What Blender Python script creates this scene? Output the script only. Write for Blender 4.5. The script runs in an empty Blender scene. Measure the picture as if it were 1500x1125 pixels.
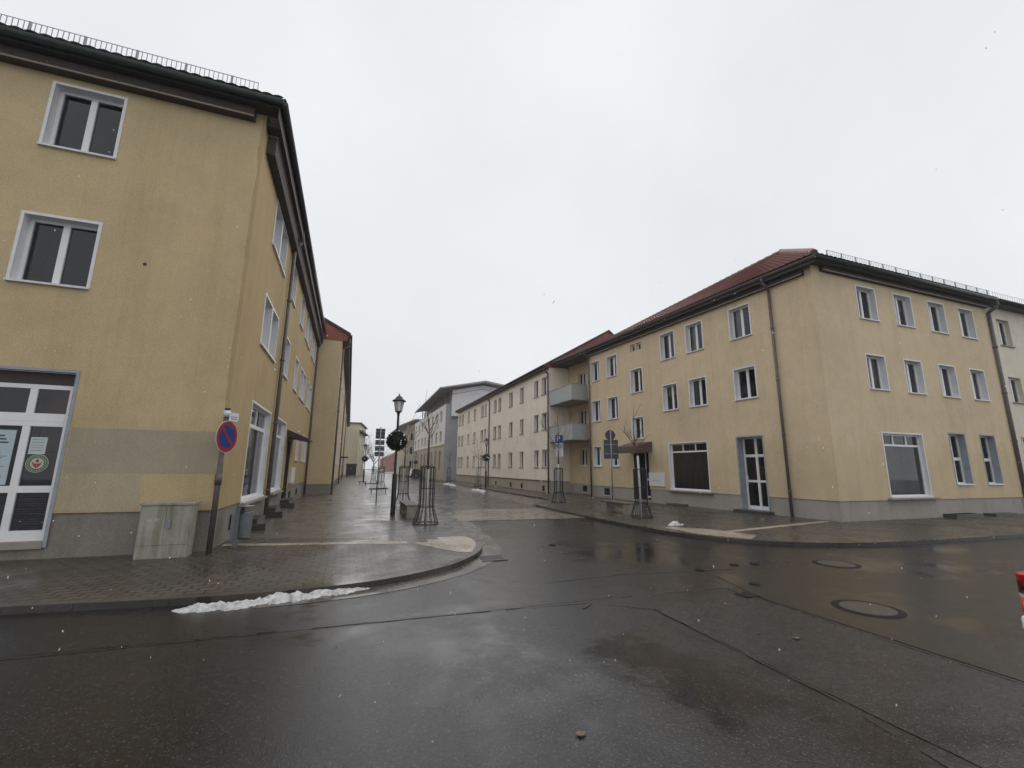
import bpy, bmesh, math, random
from math import radians as R, sin, cos, pi
from mathutils import Vector, Matrix
random.seed(7)
S = bpy.context.scene
COL = S.collection

# ------------------------------------------------------------------ camera
cam = bpy.data.cameras.new('camera')
cam_o = bpy.data.objects.new('camera', cam); COL.objects.link(cam_o); S.camera = cam_o
YAW, PITCH, ROLL, FPX, EYE = 0.347780, 0.190456, 0.009613, 642.7, 1.65
fwd = Vector((sin(YAW) * cos(PITCH), cos(YAW) * cos(PITCH), sin(PITCH)))
rgt = Vector((cos(YAW), -sin(YAW), 0)); upv = rgt.cross(fwd)
r2 = rgt * cos(ROLL) + upv * sin(ROLL); u2 = -rgt * sin(ROLL) + upv * cos(ROLL)
cam_o.matrix_world = Matrix(((r2.x, u2.x, -fwd.x, 0), (r2.y, u2.y, -fwd.y, 0), (r2.z, u2.z, -fwd.z, EYE), (0, 0, 0, 1)))
cam.sensor_width = 36; cam.lens = FPX / 1500 * 36
cam.clip_end = 2000; cam.clip_start = 0.05

# ------------------------------------------------------------------ sky, sun, exposure
W = bpy.data.worlds.new('World'); S.world = W; W.use_nodes = True
nt = W.node_tree; nt.nodes.clear()
SUN_EL, SUN_AZ = R(52), R(30)
sky = nt.nodes.new('ShaderNodeTexSky'); sky.sky_type = 'NISHITA'; sky.sun_disc = False
sky.sun_elevation = SUN_EL; sky.sun_rotation = SUN_AZ; sky.dust_density = 0.6; sky.air_density = 1.5
hsv = nt.nodes.new('ShaderNodeHueSaturation'); hsv.inputs['Saturation'].default_value = 0.08
mixs = nt.nodes.new('ShaderNodeMix'); mixs.data_type = 'RGBA'; mixs.inputs['Factor'].default_value = 0.985
mixs.inputs['B'].default_value = (8.5, 8.7, 9.0, 1)      # the even cloud deck
bg = nt.nodes.new('ShaderNodeBackground'); bg.inputs['Strength'].default_value = 0.1
wo = nt.nodes.new('ShaderNodeOutputWorld')
nt.links.new(sky.outputs[0], hsv.inputs['Color']); nt.links.new(hsv.outputs[0], mixs.inputs['A'])
tc = nt.nodes.new('ShaderNodeTexCoord'); cn = nt.nodes.new('ShaderNodeTexNoise'); cn.inputs['Scale'].default_value = 2.2; cn.inputs['Detail'].default_value = 5
cr = nt.nodes.new('ShaderNodeMapRange'); cr.inputs['From Min'].default_value = .3; cr.inputs['From Max'].default_value = .7; cr.inputs['To Min'].default_value = .945; cr.inputs['To Max'].default_value = 1.05
cm = nt.nodes.new('ShaderNodeVectorMath'); cm.operation = 'SCALE'
nt.links.new(tc.outputs['Generated'], cn.inputs['Vector']); nt.links.new(cn.outputs['Fac'], cr.inputs['Value'])
nt.links.new(mixs.outputs['Result'], cm.inputs[0]); nt.links.new(cr.outputs[0], cm.inputs['Scale']); nt.links.new(cm.outputs[0], bg.inputs['Color'])
nt.links.new(bg.outputs[0], wo.inputs['Surface'])
sl = bpy.data.lights.new('sun', 'SUN'); sl.energy = 1.3; sl.angle = R(140); sl.color = (1, .97, .93)
so = bpy.data.objects.new('sun', sl); COL.objects.link(so)
so.rotation_euler = Vector((sin(SUN_AZ) * cos(SUN_EL), cos(SUN_AZ) * cos(SUN_EL), sin(SUN_EL))).to_track_quat('Z', 'Y').to_euler()
S.view_settings.view_transform = 'Standard'; S.view_settings.look = 'None'
S.view_settings.exposure = 0.0; S.view_settings.gamma = 1.0
S.cycles.max_bounces = 6; S.cycles.transparent_max_bounces = 12

# ------------------------------------------------------------------ materials
def new_mat(name):
    m = bpy.data.materials.new(name); m.use_nodes = True
    n = m.node_tree; b = n.nodes['Principled BSDF']
    return m, n, b
def node(n, t, **kw):
    x = n.nodes.new(t)
    for k, v in kw.items():
        if k in x.inputs: x.inputs[k].default_value = v
        else: setattr(x, k, v)
    return x
def geo_pos(n, scale=(1, 1, 1)):
    g = n.nodes.new('ShaderNodeNewGeometry'); mp = n.nodes.new('ShaderNodeMapping')
    mp.inputs['Scale'].default_value = scale
    n.links.new(g.outputs['Position'], mp.inputs['Vector']); return mp.outputs[0]
def noise(n, scale, detail=4, rough=0.6, vec=None, dist=0.0):
    x = node(n, 'ShaderNodeTexNoise'); x.inputs['Scale'].default_value = scale
    x.inputs['Detail'].default_value = detail; x.inputs['Roughness'].default_value = rough
    x.inputs['Distortion'].default_value = dist
    if vec is not None: n.links.new(vec, x.inputs['Vector'])
    return x.outputs['Fac']
def ramp(n, fac, stops):
    r = n.nodes.new('ShaderNodeValToRGB'); e = r.color_ramp.elements
    while len(e) < len(stops): e.new(0.5)
    for i, (p, c) in enumerate(stops):
        e[i].position = p; e[i].color = (*c, 1) if len(c) == 3 else c
    n.links.new(fac, r.inputs['Fac']); return r.outputs['Color']
def g3(v): return (v, v, v)
def mul(n, a, b, fac=1.0, mode='MULTIPLY'):
    m = n.nodes.new('ShaderNodeMix'); m.data_type = 'RGBA'; m.blend_type = mode
    if isinstance(fac, float): m.inputs['Factor'].default_value = fac
    else: n.links.new(fac, m.inputs['Factor'])
    for k, v in (('A', a), ('B', b)):
        if isinstance(v, tuple): m.inputs[k].default_value = (*v, 1) if len(v) == 3 else v
        else: n.links.new(v, m.inputs[k])
    return m.outputs['Result']
def bump(n, b, h, strength, dist=0.01):
    x = n.nodes.new('ShaderNodeBump'); x.inputs['Strength'].default_value = strength; x.inputs['Distance'].default_value = dist
    n.links.new(h, x.inputs['Height']); n.links.new(x.outputs[0], b.inputs['Normal'])
def math_(n, op, a, b=None):
    x = n.nodes.new('ShaderNodeMath'); x.operation = op
    for i, v in enumerate((a, b)):
        if v is None: continue
        if isinstance(v, (int, float)): x.inputs[i].default_value = v
        else: n.links.new(v, x.inputs[i])
    return x.outputs[0]

def simple(name, col, rough=0.6, metal=0.0, var=0.15, sc=6.0, spec=0.5, bmp=0.0):
    m, n, b = new_mat(name)
    f = noise(n, sc, 5, 0.65, geo_pos(n))
    c = ramp(n, f, [(0.25, tuple(x * (1 - var) for x in col)), (0.75, tuple(min(1, x * (1 + var)) for x in col))])
    n.links.new(c, b.inputs['Base Color'])
    b.inputs['Roughness'].default_value = rough; b.inputs['Metallic'].default_value = metal
    b.inputs['Specular IOR Level'].default_value = spec
    if bmp: bump(n, b, noise(n, sc * 14, 3, 0.6, geo_pos(n)), bmp, 0.004)
    return m

def plaster(name, col, dirt=(0.70, 0.67, 0.58), amount=0.45, grain=0.45, edge=None, damp=0.0):
    m, n, b = new_mat(name)
    P = geo_pos(n)
    big = noise(n, 0.45, 6, 0.62, P, 0.4)
    base = ramp(n, big, [(0.28, tuple(c * 0.90 for c in col)), (0.5, col), (0.74, tuple(min(1, c * 1.07) for c in col))])
    # rain streaks, stretched down the wall
    st = noise(n, 1.0, 7, 0.7, geo_pos(n, (2.6, 2.6, 0.16)), 0.2)
    stc = ramp(n, st, [(0.50, (1, 1, 1)), (0.78, dirt)])
    base = mul(n, base, stc, amount)
    md = noise(n, 2.2, 6, 0.7, P, 0.8)
    base = mul(n, base, ramp(n, md, [(0.35, (0.93, 0.93, 0.94)), (0.62, (1.03, 1.02, 1.0))]), 0.8)
    fine = noise(n, 42, 3, 0.75, P)
    base = mul(n, base, ramp(n, fine, [(0.3, g3(0.70)), (0.7, g3(1.20))]), 0.8)
    if damp:   # blotchy algae and splash marks above the plinth
        g = n.nodes.new('ShaderNodeNewGeometry'); sp = n.nodes.new('ShaderNodeSeparateXYZ'); n.links.new(g.outputs['Position'], sp.inputs[0])
        hgt = math_(n, 'ADD', sp.outputs[2], math_(n, 'MULTIPLY', noise(n, 1.1, 6, .7, geo_pos(n, (1, 1, .35)), .5), -4.2))
        base = mul(n, base, (0.74, 0.74, 0.66), ramp(n, hgt, [(0.0, g3(damp)), (0.75, g3(0))]))
    if edge:   # weathered corner line
        g = n.nodes.new('ShaderNodeNewGeometry'); sp = n.nodes.new('ShaderNodeSeparateXYZ')
        n.links.new(g.outputs['Position'], sp.inputs[0])
        dx = math_(n, 'ABSOLUTE', math_(n, 'SUBTRACT', sp.outputs[0], edge[0]))
        wob = math_(n, 'MULTIPLY', noise(n, 1.3, 5, 0.7, P), edge[1])
        k = math_(n, 'LESS_THAN', dx, wob)
        k = math_(n, 'MULTIPLY', k, 0.55)
        base = mul(n, base, (0.62, 0.58, 0.46), k)
    n.links.new(base, b.inputs['Base Color'])
    b.inputs['Roughness'].default_value = 0.9; b.inputs['Specular IOR Level'].default_value = 0.2
    bump(n, b, fine, grain, 0.006)
    return m

M = {}
M['plA'] = plaster('ochre plaster', (0.575, 0.453, 0.270), edge=(-2.45, 0.16), damp=.35)
M['plB'] = plaster('yellow plaster', (0.61, 0.495, 0.315))
M['patchB'] = plaster('patched ochre plaster', (0.455, 0.382, 0.262))
M['patch'] = plaster('repainted plaster', (0.40, 0.342, 0.25), amount=0.4)
M['plC'] = plaster('warm beige plaster', (0.675, 0.545, 0.372), amount=0.45, damp=.4)
M['plD'] = plaster('pale plaster', (0.72, 0.67, 0.56))
M['plE'] = plaster('cream plaster', (0.86, 0.78, 0.68), amount=0.4)
M['plF'] = plaster('white render', (0.78, 0.75, 0.73), amount=0.3)
M['plFb'] = plaster('beige stone', (0.50, 0.43, 0.34), amount=0.4)
M['plG'] = plaster('brown render', (0.25, 0.20, 0.17), amount=0.3)
M['plH'] = plaster('ivory plaster', (0.66, 0.60, 0.46), amount=0.3)
M['brick'] = plaster('red brick far', (0.34, 0.17, 0.13), amount=0.3)
M['plinth'] = plaster('grey plinth', (0.245, 0.225, 0.20), dirt=(0.62, 0.60, 0.55), amount=0.8)
M['plinthC'] = plaster('light grey plinth', (0.36, 0.335, 0.305), dirt=(0.62, 0.60, 0.55), amount=0.8)
M['plinthE'] = plaster('beige plinth', (0.42, 0.375, 0.31), dirt=(0.62, 0.60, 0.55), amount=0.7)
M['slate'] = simple('dark grey cladding', (0.36, 0.365, 0.385), 0.6)
M['white'] = simple('white window paint', (0.70, 0.70, 0.71), 0.45, var=0.08)
M['pvc'] = simple('white pvc', (0.78, 0.78, 0.79), 0.3, var=0.04)
M['greyrev'] = simple('grey blue reveal', (0.30, 0.33, 0.36), 0.7)
M['sill'] = simple('white sill', (0.66, 0.66, 0.67), 0.4, var=0.12)
M['sillst'] = simple('stone sill', (0.28, 0.25, 0.22), 0.7)
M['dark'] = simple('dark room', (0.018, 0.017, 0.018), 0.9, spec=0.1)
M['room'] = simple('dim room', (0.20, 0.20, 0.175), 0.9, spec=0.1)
M['curtain'] = simple('net curtain', (0.55, 0.55, 0.55), 0.9, sc=2, var=0.2)
M['orange'] = simple('orange brown reflection', (0.20, 0.055, 0.02), 0.7)  # colour of the reflection painted behind the shop door panes
M['brown'] = simple('dark brown wood', (0.045, 0.030, 0.026), 0.6)
M['canopy'] = simple('red brown canopy boards', (0.105, 0.068, 0.062), 0.7, var=0.4, sc=9)
M['cornice'] = simple('grey brown cornice', (0.055, 0.043, 0.036), 0.8, var=0.25)
M['lip'] = simple('pale cornice lip', (0.30, 0.26, 0.22), 0.7)
M['gutG'] = simple('dark green gutter', (0.020, 0.032, 0.030), 0.45, var=0.3)
M['gutP'] = simple('dark plum gutter', (0.022, 0.016, 0.022), 0.4, var=0.3)
M['pipe'] = simple('brown downpipe', (0.115, 0.092, 0.088), 0.45, var=0.3)
M['zinc'] = simple('zinc metal', (0.36, 0.37, 0.38), 0.45, 0.6, var=0.2)
M['galv'] = simple('galvanised steel', (0.26, 0.29, 0.33), 0.5, 0.55, var=0.25)
M['iron'] = simple('black iron', (0.012, 0.012, 0.014), 0.45, var=0.3)
M['grate'] = simple('dark cast iron', (0.014, 0.012, 0.011), 0.75, var=0.4, spec=.15)
M['draingrate'] = simple('worn drain iron', (0.045, 0.038, 0.033), 0.42, var=0.3)
M['lid'] = simple('manhole concrete', (0.062, 0.051, 0.038), 0.5, var=0.35, sc=22, spec=.3, bmp=.8)
M['bal'] = simple('grey balcony panel', (0.36, 0.38, 0.385), 0.6, var=0.1, sc=3)
M['mail'] = simple('white letterbox', (0.70, 0.69, 0.71), 0.4, var=0.04)
M['stone'] = simple('bench concrete', (0.24, 0.215, 0.185), 0.7, var=0.3, sc=12, bmp=0.3)
M['step'] = simple('dark wet stone', (0.06, 0.055, 0.048), 0.35, var=0.35, sc=8)
M['woodslat'] = simple('weathered slats', (0.13, 0.10, 0.09), 0.6, var=0.3)
M['bin'] = simple('bin grey blue', (0.20, 0.215, 0.235), 0.4, 0.3, var=0.18, sc=9)
M['binpost'] = simple('bin post grey', (0.15, 0.165, 0.185), 0.45, 0.4, var=0.2)
M['pole'] = simple('grey brown pole', (0.105, 0.09, 0.085), 0.5, 0.2, var=0.25)
M['red'] = simple('sign red', (0.27, 0.018, 0.03), 0.4, var=0.1)
M['blue'] = simple('sign blue', (0.010, 0.035, 0.20), 0.4, var=0.1)
M['signw'] = simple('sign white', (0.62, 0.62, 0.66), 0.4, var=0.06)
M['signbk'] = simple('sign back grey', (0.060, 0.058, 0.068), 0.5, 0.3, var=0.2)
M['plumbk'] = simple('sign back plum', (0.065, 0.028, 0.042), 0.5, var=0.2)
M['leafw'] = simple('fir green', (0.016, 0.022, 0.012), 0.7, var=0.6, sc=30)
M['bulb'] = simple('milky bulb', (0.85, 0.84, 0.78), 0.3, var=0.02)
M['lampglass'] = simple('opal lamp glass', (0.75, 0.76, 0.78), 0.25, var=0.05)
M['bark'] = simple('sapling bark', (0.06, 0.045, 0.04), 0.8, var=0.35, sc=20)
M['barkw'] = simple('whitewashed bark', (0.50, 0.49, 0.47), 0.8, var=0.25, sc=16)
M['barkfar'] = simple('far tree bark', (0.15, 0.135, 0.13), 0.9)
M['containr'] = simple('dark green container', (0.018, 0.028, 0.024), 0.5)
M['carpaint'] = simple('white car paint', (0.72, 0.75, 0.76), 0.25, var=0.02)
M['cardark'] = simple('black car paint', (0.02, 0.02, 0.023), 0.25, var=0.05)
M['carsilver'] = simple('silver car paint', (0.45, 0.46, 0.48), 0.3, 0.3, var=0.05)
M['tail'] = simple('tail light red', (0.42, 0.010, 0.018), 0.15, var=0.15, sc=40)
M['tailclear'] = simple('tail light clear', (0.30, 0.20, 0.19), 0.15, var=0.05)
M['rubber'] = simple('black rubber', (0.015, 0.015, 0.016), 0.8)
M['carglass'] = simple('car glass', (0.012, 0.014, 0.016), 0.06, var=0.02)
M['hub'] = simple('alloy rim', (0.4, 0.4, 0.42), 0.35, 0.7)
M['poster'] = simple('pale blue notice', (0.44, 0.53, 0.58), 0.6, var=0.05)
M['ink'] = simple('notice ink', (0.04, 0.06, 0.10), 0.7)
M['paper'] = simple('paper', (0.52, 0.60, 0.56), 0.7, var=0.05)
M['emgreen'] = simple('emblem green', (0.09, 0.15, 0.10), 0.5)
M['emwhite'] = simple('emblem cream', (0.48, 0.50, 0.40), 0.5)
M['emred'] = simple('emblem red', (0.34, 0.03, 0.03), 0.5)
M['blind'] = simple('grey blind', (0.06, 0.05, 0.055), 0.6, var=0.1)
M['roofFar'] = simple('brown far roof', (0.20, 0.09, 0.07), 0.8)
M['metalroof'] = simple('pale sheet metal', (0.80, 0.81, 0.83), 0.5, 0.0, var=0.12, sc=1.5)
M['soffit'] = simple('dark soffit', (0.34, 0.34, 0.355), 0.7)
M['leafdry'] = simple('dead leaf', (0.15, 0.11, 0.07), 0.8)
M['plant'] = simple('pot plant green', (0.05, 0.075, 0.045), 0.7, var=0.5, sc=20)

def glass_mat():
    m = bpy.data.materials.new('window glass'); m.use_nodes = True; n = m.node_tree; n.nodes.clear()
    o = n.nodes.new('ShaderNodeOutputMaterial'); mx = n.nodes.new('ShaderNodeMixShader')
    t = n.nodes.new('ShaderNodeBsdfTransparent'); t.inputs[0].default_value = (0.62, 0.64, 0.63, 1)
    g = n.nodes.new('ShaderNodeBsdfGlossy'); g.inputs['Roughness'].default_value = 0.03
    g.inputs['Color'].default_value = (0.95, 0.95, 1, 1)
    f = n.nodes.new('ShaderNodeFresnel'); f.inputs['IOR'].default_value = 1.6
    bp = n.nodes.new('ShaderNodeBump'); bp.inputs['Strength'].default_value = 0.05; bp.inputs['Distance'].default_value = 0.02
    n.links.new(noise(n, 1.6, 2, 0.5, geo_pos(n)), bp.inputs['Height'])
    n.links.new(bp.outputs[0], g.inputs['Normal'])
    n.links.new(f.outputs[0], mx.inputs[0]); n.links.new(t.outputs[0], mx.inputs[1]); n.links.new(g.outputs[0], mx.inputs[2])
    n.links.new(mx.outputs[0], o.inputs['Surface']); return m
M['glass'] = glass_mat()

def tile_mat(name, col, moss):
    m, n, b = new_mat(name); P = geo_pos(n)
    a = noise(n, 1.1, 5, 0.7, P); c = ramp(n, a, [(0.3, tuple(x * .75 for x in col)), (0.7, tuple(x * 1.2 for x in col))])
    v = node(n, 'ShaderNodeTexVoronoi'); v.inputs['Scale'].default_value = 4.2; n.links.new(P, v.inputs['Vector'])
    c = mul(n, c, ramp(n, math_(n, 'FRACT', math_(n, 'MULTIPLY', v.outputs['Distance'], 9.7)), [(0, g3(.75)), (1, g3(1.15))]), 0.6)
    k = noise(n, 3.2, 6, 0.75, P)
    c = mul(n, c, ramp(n, k, [(0.5, (1, 1, 1)), (0.72, moss)]), 0.7)
    n.links.new(c, b.inputs['Base Color']); b.inputs['Roughness'].default_value = 0.55
    return m
M['tile'] = tile_mat('red clay tile', (0.205, 0.085, 0.075), (0.55, 0.62, 0.5))
M['tileclad'] = tile_mat('orange tile cladding', (0.26, 0.07, 0.045), (0.6, 0.6, 0.55))

def road_mat(name, col, lo=0.16, hi=0.42, wet=0.5, tint=(0.90, 0.97, 1.06)):
    m, n, b = new_mat(name); P = geo_pos(n)
    v = node(n, 'ShaderNodeTexVoronoi'); v.inputs['Scale'].default_value = 95; n.links.new(P, v.inputs['Vector'])      # stone chippings
    sx = n.nodes.new('ShaderNodeSeparateColor'); n.links.new(v.outputs['Color'], sx.inputs[0]); cell = sx.outputs[0]
    c = ramp(n, cell, [(0.0, tuple(x * .25 for x in col)), (0.55, col), (0.82, tuple(x * 1.7 for x in col)), (0.95, tuple(x * 2.8 for x in col)), (1.0, tuple(x * 5 for x in col))])
    sp2 = noise(n, 26, 4, 0.75, P)
    c = mul(n, c, ramp(n, sp2, [(0.3, g3(0.7)), (0.7, g3(1.3))]), 1.0)
    big = noise(n, 0.45, 6, 0.7, P, 0.6)
    c = mul(n, c, ramp(n, big, [(0.35, (1.08, 1.0, 0.93)), (0.65, tint)]), 1.0)
    n.links.new(c, b.inputs['Base Color'])
    pd = noise(n, 0.42, 8, 0.68, P, 0.2)                                 # water lies in the hollows
    dry = ramp(n, pd, [(0.38, g3(0)), (0.50, g3(1))])
    rg_ = mul(n, g3(lo), ramp(n, noise(n, 5, 6, .75, P), [(0.3, g3(hi * .8)), (0.7, g3(hi * 1.15))]), dry, 'MIX')
    n.links.new(rg_, b.inputs['Roughness'])
    b.inputs['Specular IOR Level'].default_value = wet
    h = mul(n, ramp(n, v.outputs['Distance'], [(0.0, g3(1)), (0.8, g3(0))]), ramp(n, sp2, [(0.3, g3(0)), (0.7, g3(1))]), 0.5, 'MIX')
    bp = n.nodes.new('ShaderNodeBump'); bp.inputs['Distance'].default_value = 0.004
    n.links.new(ramp(n, pd, [(0.38, g3(0.06)), (0.50, g3(0.55))]), bp.inputs['Strength'])
    n.links.new(h, bp.inputs['Height']); n.links.new(bp.outputs[0], b.inputs['Normal'])
    return m
M['road'] = road_mat('wet asphalt', (0.0105, 0.0104, 0.0110), 0.13, 0.25, .36)
M['road2'] = road_mat('newer asphalt', (0.0145, 0.015, 0.0170), 0.15, 0.28, .36)
M['road3'] = road_mat('old brown asphalt', (0.0112, 0.0102, 0.0092), 0.11, 0.24, .42)
M['crack'] = simple('tar seam', (0.008, 0.007, 0.007), 0.4, var=0.3)
def pave_mat(name, col, bw, bh, mortar=0.026, rot=0.0, lo=.22, hi=.5, spec=.45):
    m, n, b = new_mat(name); P = geo_pos(n)
    mp = n.nodes.new('ShaderNodeMapping'); mp.inputs['Rotation'].default_value = (0, 0, rot); n.links.new(P, mp.inputs['Vector'])
    br = n.nodes.new('ShaderNodeTexBrick'); n.links.new(mp.outputs[0], br.inputs['Vector'])
    br.inputs['Scale'].default_value = 1; br.inputs['Brick Width'].default_value = bw; br.inputs['Row Height'].default_value = bh
    br.inputs['Mortar Size'].default_value = mortar * 0.5; br.inputs['Mortar Smooth'].default_value = 0.4
    br.inputs['Color1'].default_value = (*[x * .86 for x in col], 1); br.inputs['Color2'].default_value = (*[x * 1.12 for x in col], 1)
    br.inputs['Mortar'].default_value = (*[x * .22 for x in col], 1)
    big = noise(n, 0.5, 6, 0.65, P, 0.4)
    c = mul(n, br.outputs['Color'], ramp(n, big, [(0.32, (0.72, 0.70, 0.66)), (0.68, (1.12, 1.1, 1.1))]), 1.0)
    f = noise(n, 120, 2, 0.6, P); c = mul(n, c, ramp(n, f, [(0.3, g3(.7)), (0.7, g3(1.25))]), 1.0)
    d = noise(n, 3.1, 6, 0.75, P, 1.0); c = mul(n, c, ramp(n, d, [(0.52, (1, 1, 1)), (0.75, (0.70, 0.68, 0.6))]), 0.8)
    n.links.new(c, b.inputs['Base Color'])
    pd = noise(n, 0.8, 6, 0.65, P, 0.5); n.links.new(ramp(n, pd, [(0.38, g3(lo)), (0.62, g3(hi))]), b.inputs['Roughness'])
    b.inputs['Specular IOR Level'].default_value = spec
    bump(n, b, mul(n, br.outputs['Fac'], f, 0.35, 'MIX'), -0.5, 0.004)
    return m
M['pave'] = pave_mat('wet pavers', (0.082, 0.072, 0.060), 0.24, 0.16, .034, lo=.22, hi=.45, spec=.4)
M['slab'] = pave_mat('smooth slabs', (0.105, 0.092, 0.08), 0.50, 0.50, 0.012, lo=.22, hi=.42, spec=.42)
M['bay'] = pave_mat('parking pavers', (0.13, 0.115, 0.10), 0.30, 0.15, lo=.15, hi=.35)
M['band'] = pave_mat('concrete crossing band', (0.17, 0.15, 0.128), 0.22, 0.11, 0.01, lo=.15, hi=.35)
M['tact'] = pave_mat('pale tactile slabs', (0.36, 0.31, 0.245), 0.30, 0.30, 0.012)
M['kerb'] = pave_mat('granite kerb', (0.06, 0.054, 0.048), 1.0, 1.0, 0.01, lo=.15, hi=.4)
M['gutter'] = pave_mat('gutter setts', (0.10, 0.09, 0.08), 0.16, 0.16, 0.014, lo=.15, hi=.4)
M['ground'] = simple('bare ground', (0.09, 0.085, 0.08), 0.8)
def snow_mat():
    m, n, b = new_mat('dirty snow'); P = geo_pos(n)
    c = ramp(n, noise(n, 9, 6, 0.75, P), [(0.3, (0.20, 0.19, 0.175)), (0.47, (0.45, 0.445, 0.44)), (0.72, (0.70, 0.71, 0.73))])
    c = mul(n, c, ramp(n, noise(n, 40, 4, 0.8, P), [(0.62, (1, 1, 1)), (0.75, (0.35, 0.32, 0.28))]), 0.8)
    n.links.new(c, b.inputs['Base Color']); b.inputs['Roughness'].default_value = 0.7
    bump(n, b, noise(n, 30, 5, 0.7, P), 0.6, 0.02); return m
M['snow'] = snow_mat()
def flake_mat():
    m = bpy.data.materials.new('snowflake'); m.use_nodes = True; n = m.node_tree; n.nodes.clear()
    o = n.nodes.new('ShaderNodeOutputMaterial'); mx = n.nodes.new('ShaderNodeMixShader'); mx.inputs[0].default_value = 0.62
    a = n.nodes.new('ShaderNodeBsdfDiffuse'); a.inputs[0].default_value = (.92, .93, .95, 1); b = n.nodes.new('ShaderNodeBsdfTranslucent'); b.inputs[0].default_value = (.96, .97, .98, 1)
    n.links.new(a.outputs[0], mx.inputs[1]); n.links.new(b.outputs[0], mx.inputs[2]); n.links.new(mx.outputs[0], o.inputs['Surface']); return m
M['flake'] = flake_mat()
def cab_mat():
    m, n, b = new_mat('mossy grp cabinet'); P = geo_pos(n)
    c = ramp(n, noise(n, 2.4, 5, .7, P), [(0.3, (0.26, 0.25, 0.205)), (0.7, (0.37, 0.36, 0.32))])
    st = noise(n, 1, 6, .7, geo_pos(n, (9, 9, .5)), .3)
    c = mul(n, c, ramp(n, st, [(0.45, (1, 1, 1)), (0.7, (0.50, 0.52, 0.40))]), 0.9)
    pl = noise(n, 3.3, 7, .75, P, .2); c = mul(n, c, (0.58, 0.57, 0.53), ramp(n, pl, [(0.60, g3(0)), (0.66, g3(.45))]), 'MIX')
    n.links.new(c, b.inputs['Base Color']); b.inputs['Roughness'].default_value = 0.7; return m
M['cab'] = cab_mat()

# ------------------------------------------------------------------ mesh builder
class MB:
    def __init__(s, *mats): s.v = []; s.f = []; s.mi = []; s.mats = list(mats); s.smooth = []
    def add(s, vs, fs, mi=0, smooth=False):
        o = len(s.v); s.v += [tuple(p) for p in vs]
        for f in fs: s.f.append([o + i for i in f]); s.mi.append(mi); s.smooth.append(smooth)
    def quad(s, a, b, c, d, mi=0): s.add([a, b, c, d], [(0, 1, 2, 3)], mi)
    def poly(s, pts, mi=0): s.add(pts, [tuple(range(len(pts)))], mi)
    def box(s, x0, x1, y0, y1, z0, z1, mi=0, T=None):
        P = [(x, y, z) for z in (z0, z1) for y in (y0, y1) for x in (x0, x1)]
        if T: P = [T(*p) for p in P]
        s.add(P, [(0, 2, 3, 1), (4, 5, 7, 6), (0, 1, 5, 4), (2, 6, 7, 3), (0, 4, 6, 2), (1, 3, 7, 5)], mi)
    def prism(s, pts, z0, z1, mi=0, top=None):
        n = len(pts); P = [(p[0], p[1], z0) for p in pts] + [(p[0], p[1], z1) for p in pts]
        s.add(P, [tuple(range(n))[::-1], tuple(range(n, 2 * n))] + [(i, (i + 1) % n, n + (i + 1) % n, n + i) for i in range(n)], mi)
    def tube(s, p0, p1, r0, r1=None, n=8, mi=0, cap=True):
        r1 = r0 if r1 is None else r1; p0 = Vector(p0); p1 = Vector(p1); d = (p1 - p0).normalized()
        a = d.orthogonal().normalized(); b = d.cross(a); P = []
        for p, r in ((p0, r0), (p1, r1)):
            P += [p + (a * cos(2 * pi * i / n) + b * sin(2 * pi * i / n)) * r for i in range(n)]
        F = [(i, (i + 1) % n, n + (i + 1) % n, n + i) for i in range(n)]
        s.add(P, F, mi, n > 5)
        if cap: s.add(P, [tuple(range(n))[::-1], tuple(range(n, 2 * n))], mi)
    def path(s, pts, r, n=8, mi=0):
        for i in range(len(pts) - 1):
            ra = r[i] if isinstance(r, list) else r; rb = r[i + 1] if isinstance(r, list) else r
            s.tube(pts[i], pts[i + 1], ra, rb, n, mi)
    def lathe(s, c, prof, n=16, mi=0, smooth=True, T=None):
        P = []; m = len(prof)
        for r, z in prof: P += [(c[0] + r * cos(2 * pi * i / n), c[1] + r * sin(2 * pi * i / n), c[2] + z) for i in range(n)]
        if T: P = [T(*p) for p in P]
        F = [(k * n + i, k * n + (i + 1) % n, (k + 1) * n + (i + 1) % n, (k + 1) * n + i) for k in range(m - 1) for i in range(n)]
        s.add(P, F, mi, smooth)
    def ring(s, c, R_, r, n=20, m=6, mi=0):
        P = []
        for i in range(n):
            a = 2 * pi * i / n
            for j in range(m):
                b = 2 * pi * j / m; q = R_ + r * cos(b)
                P.append((c[0] + q * cos(a), c[1] + q * sin(a), c[2] + r * sin(b)))
        s.add(P, [(i * m + j, ((i + 1) % n) * m + j, ((i + 1) % n) * m + (j + 1) % m, i * m + (j + 1) % m) for i in range(n) for j in range(m)], mi, True)
    def disc(s, c, nrm, r, n=28, mi=0, thick=0.0):
        c = Vector(c); d = Vector(nrm).normalized()
        s.tube(c - d * thick, c, r, r, n, mi)
    def mesh(s, name):
        me = bpy.data.meshes.new(name); me.from_pydata(s.v, [], s.f); me.update()
        for m in s.mats: me.materials.append(M[m])
        for p, mi, sm in zip(me.polygons, s.mi, s.smooth): p.material_index = mi; p.use_smooth = sm
        if s.mats == ['glass']: return me
        bm = bmesh.new(); bm.from_mesh(me)
        bmesh.ops.remove_doubles(bm, verts=bm.verts, dist=1e-5)
        bmesh.ops.recalc_face_normals(bm, faces=bm.faces); bm.to_mesh(me); bm.free()
        return me
    def build(s, name, parent=None):
        off = world_origin(parent)
        s.v = [(v[0] - off[0], v[1] - off[1], v[2] - off[2]) for v in s.v]
        return link(s.mesh(name), name, parent)
def world_origin(p):
    o = [0, 0, 0]
    while p is not None:
        o = [o[i] + p.location[i] for i in range(3)]; p = p.parent
    return o
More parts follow.
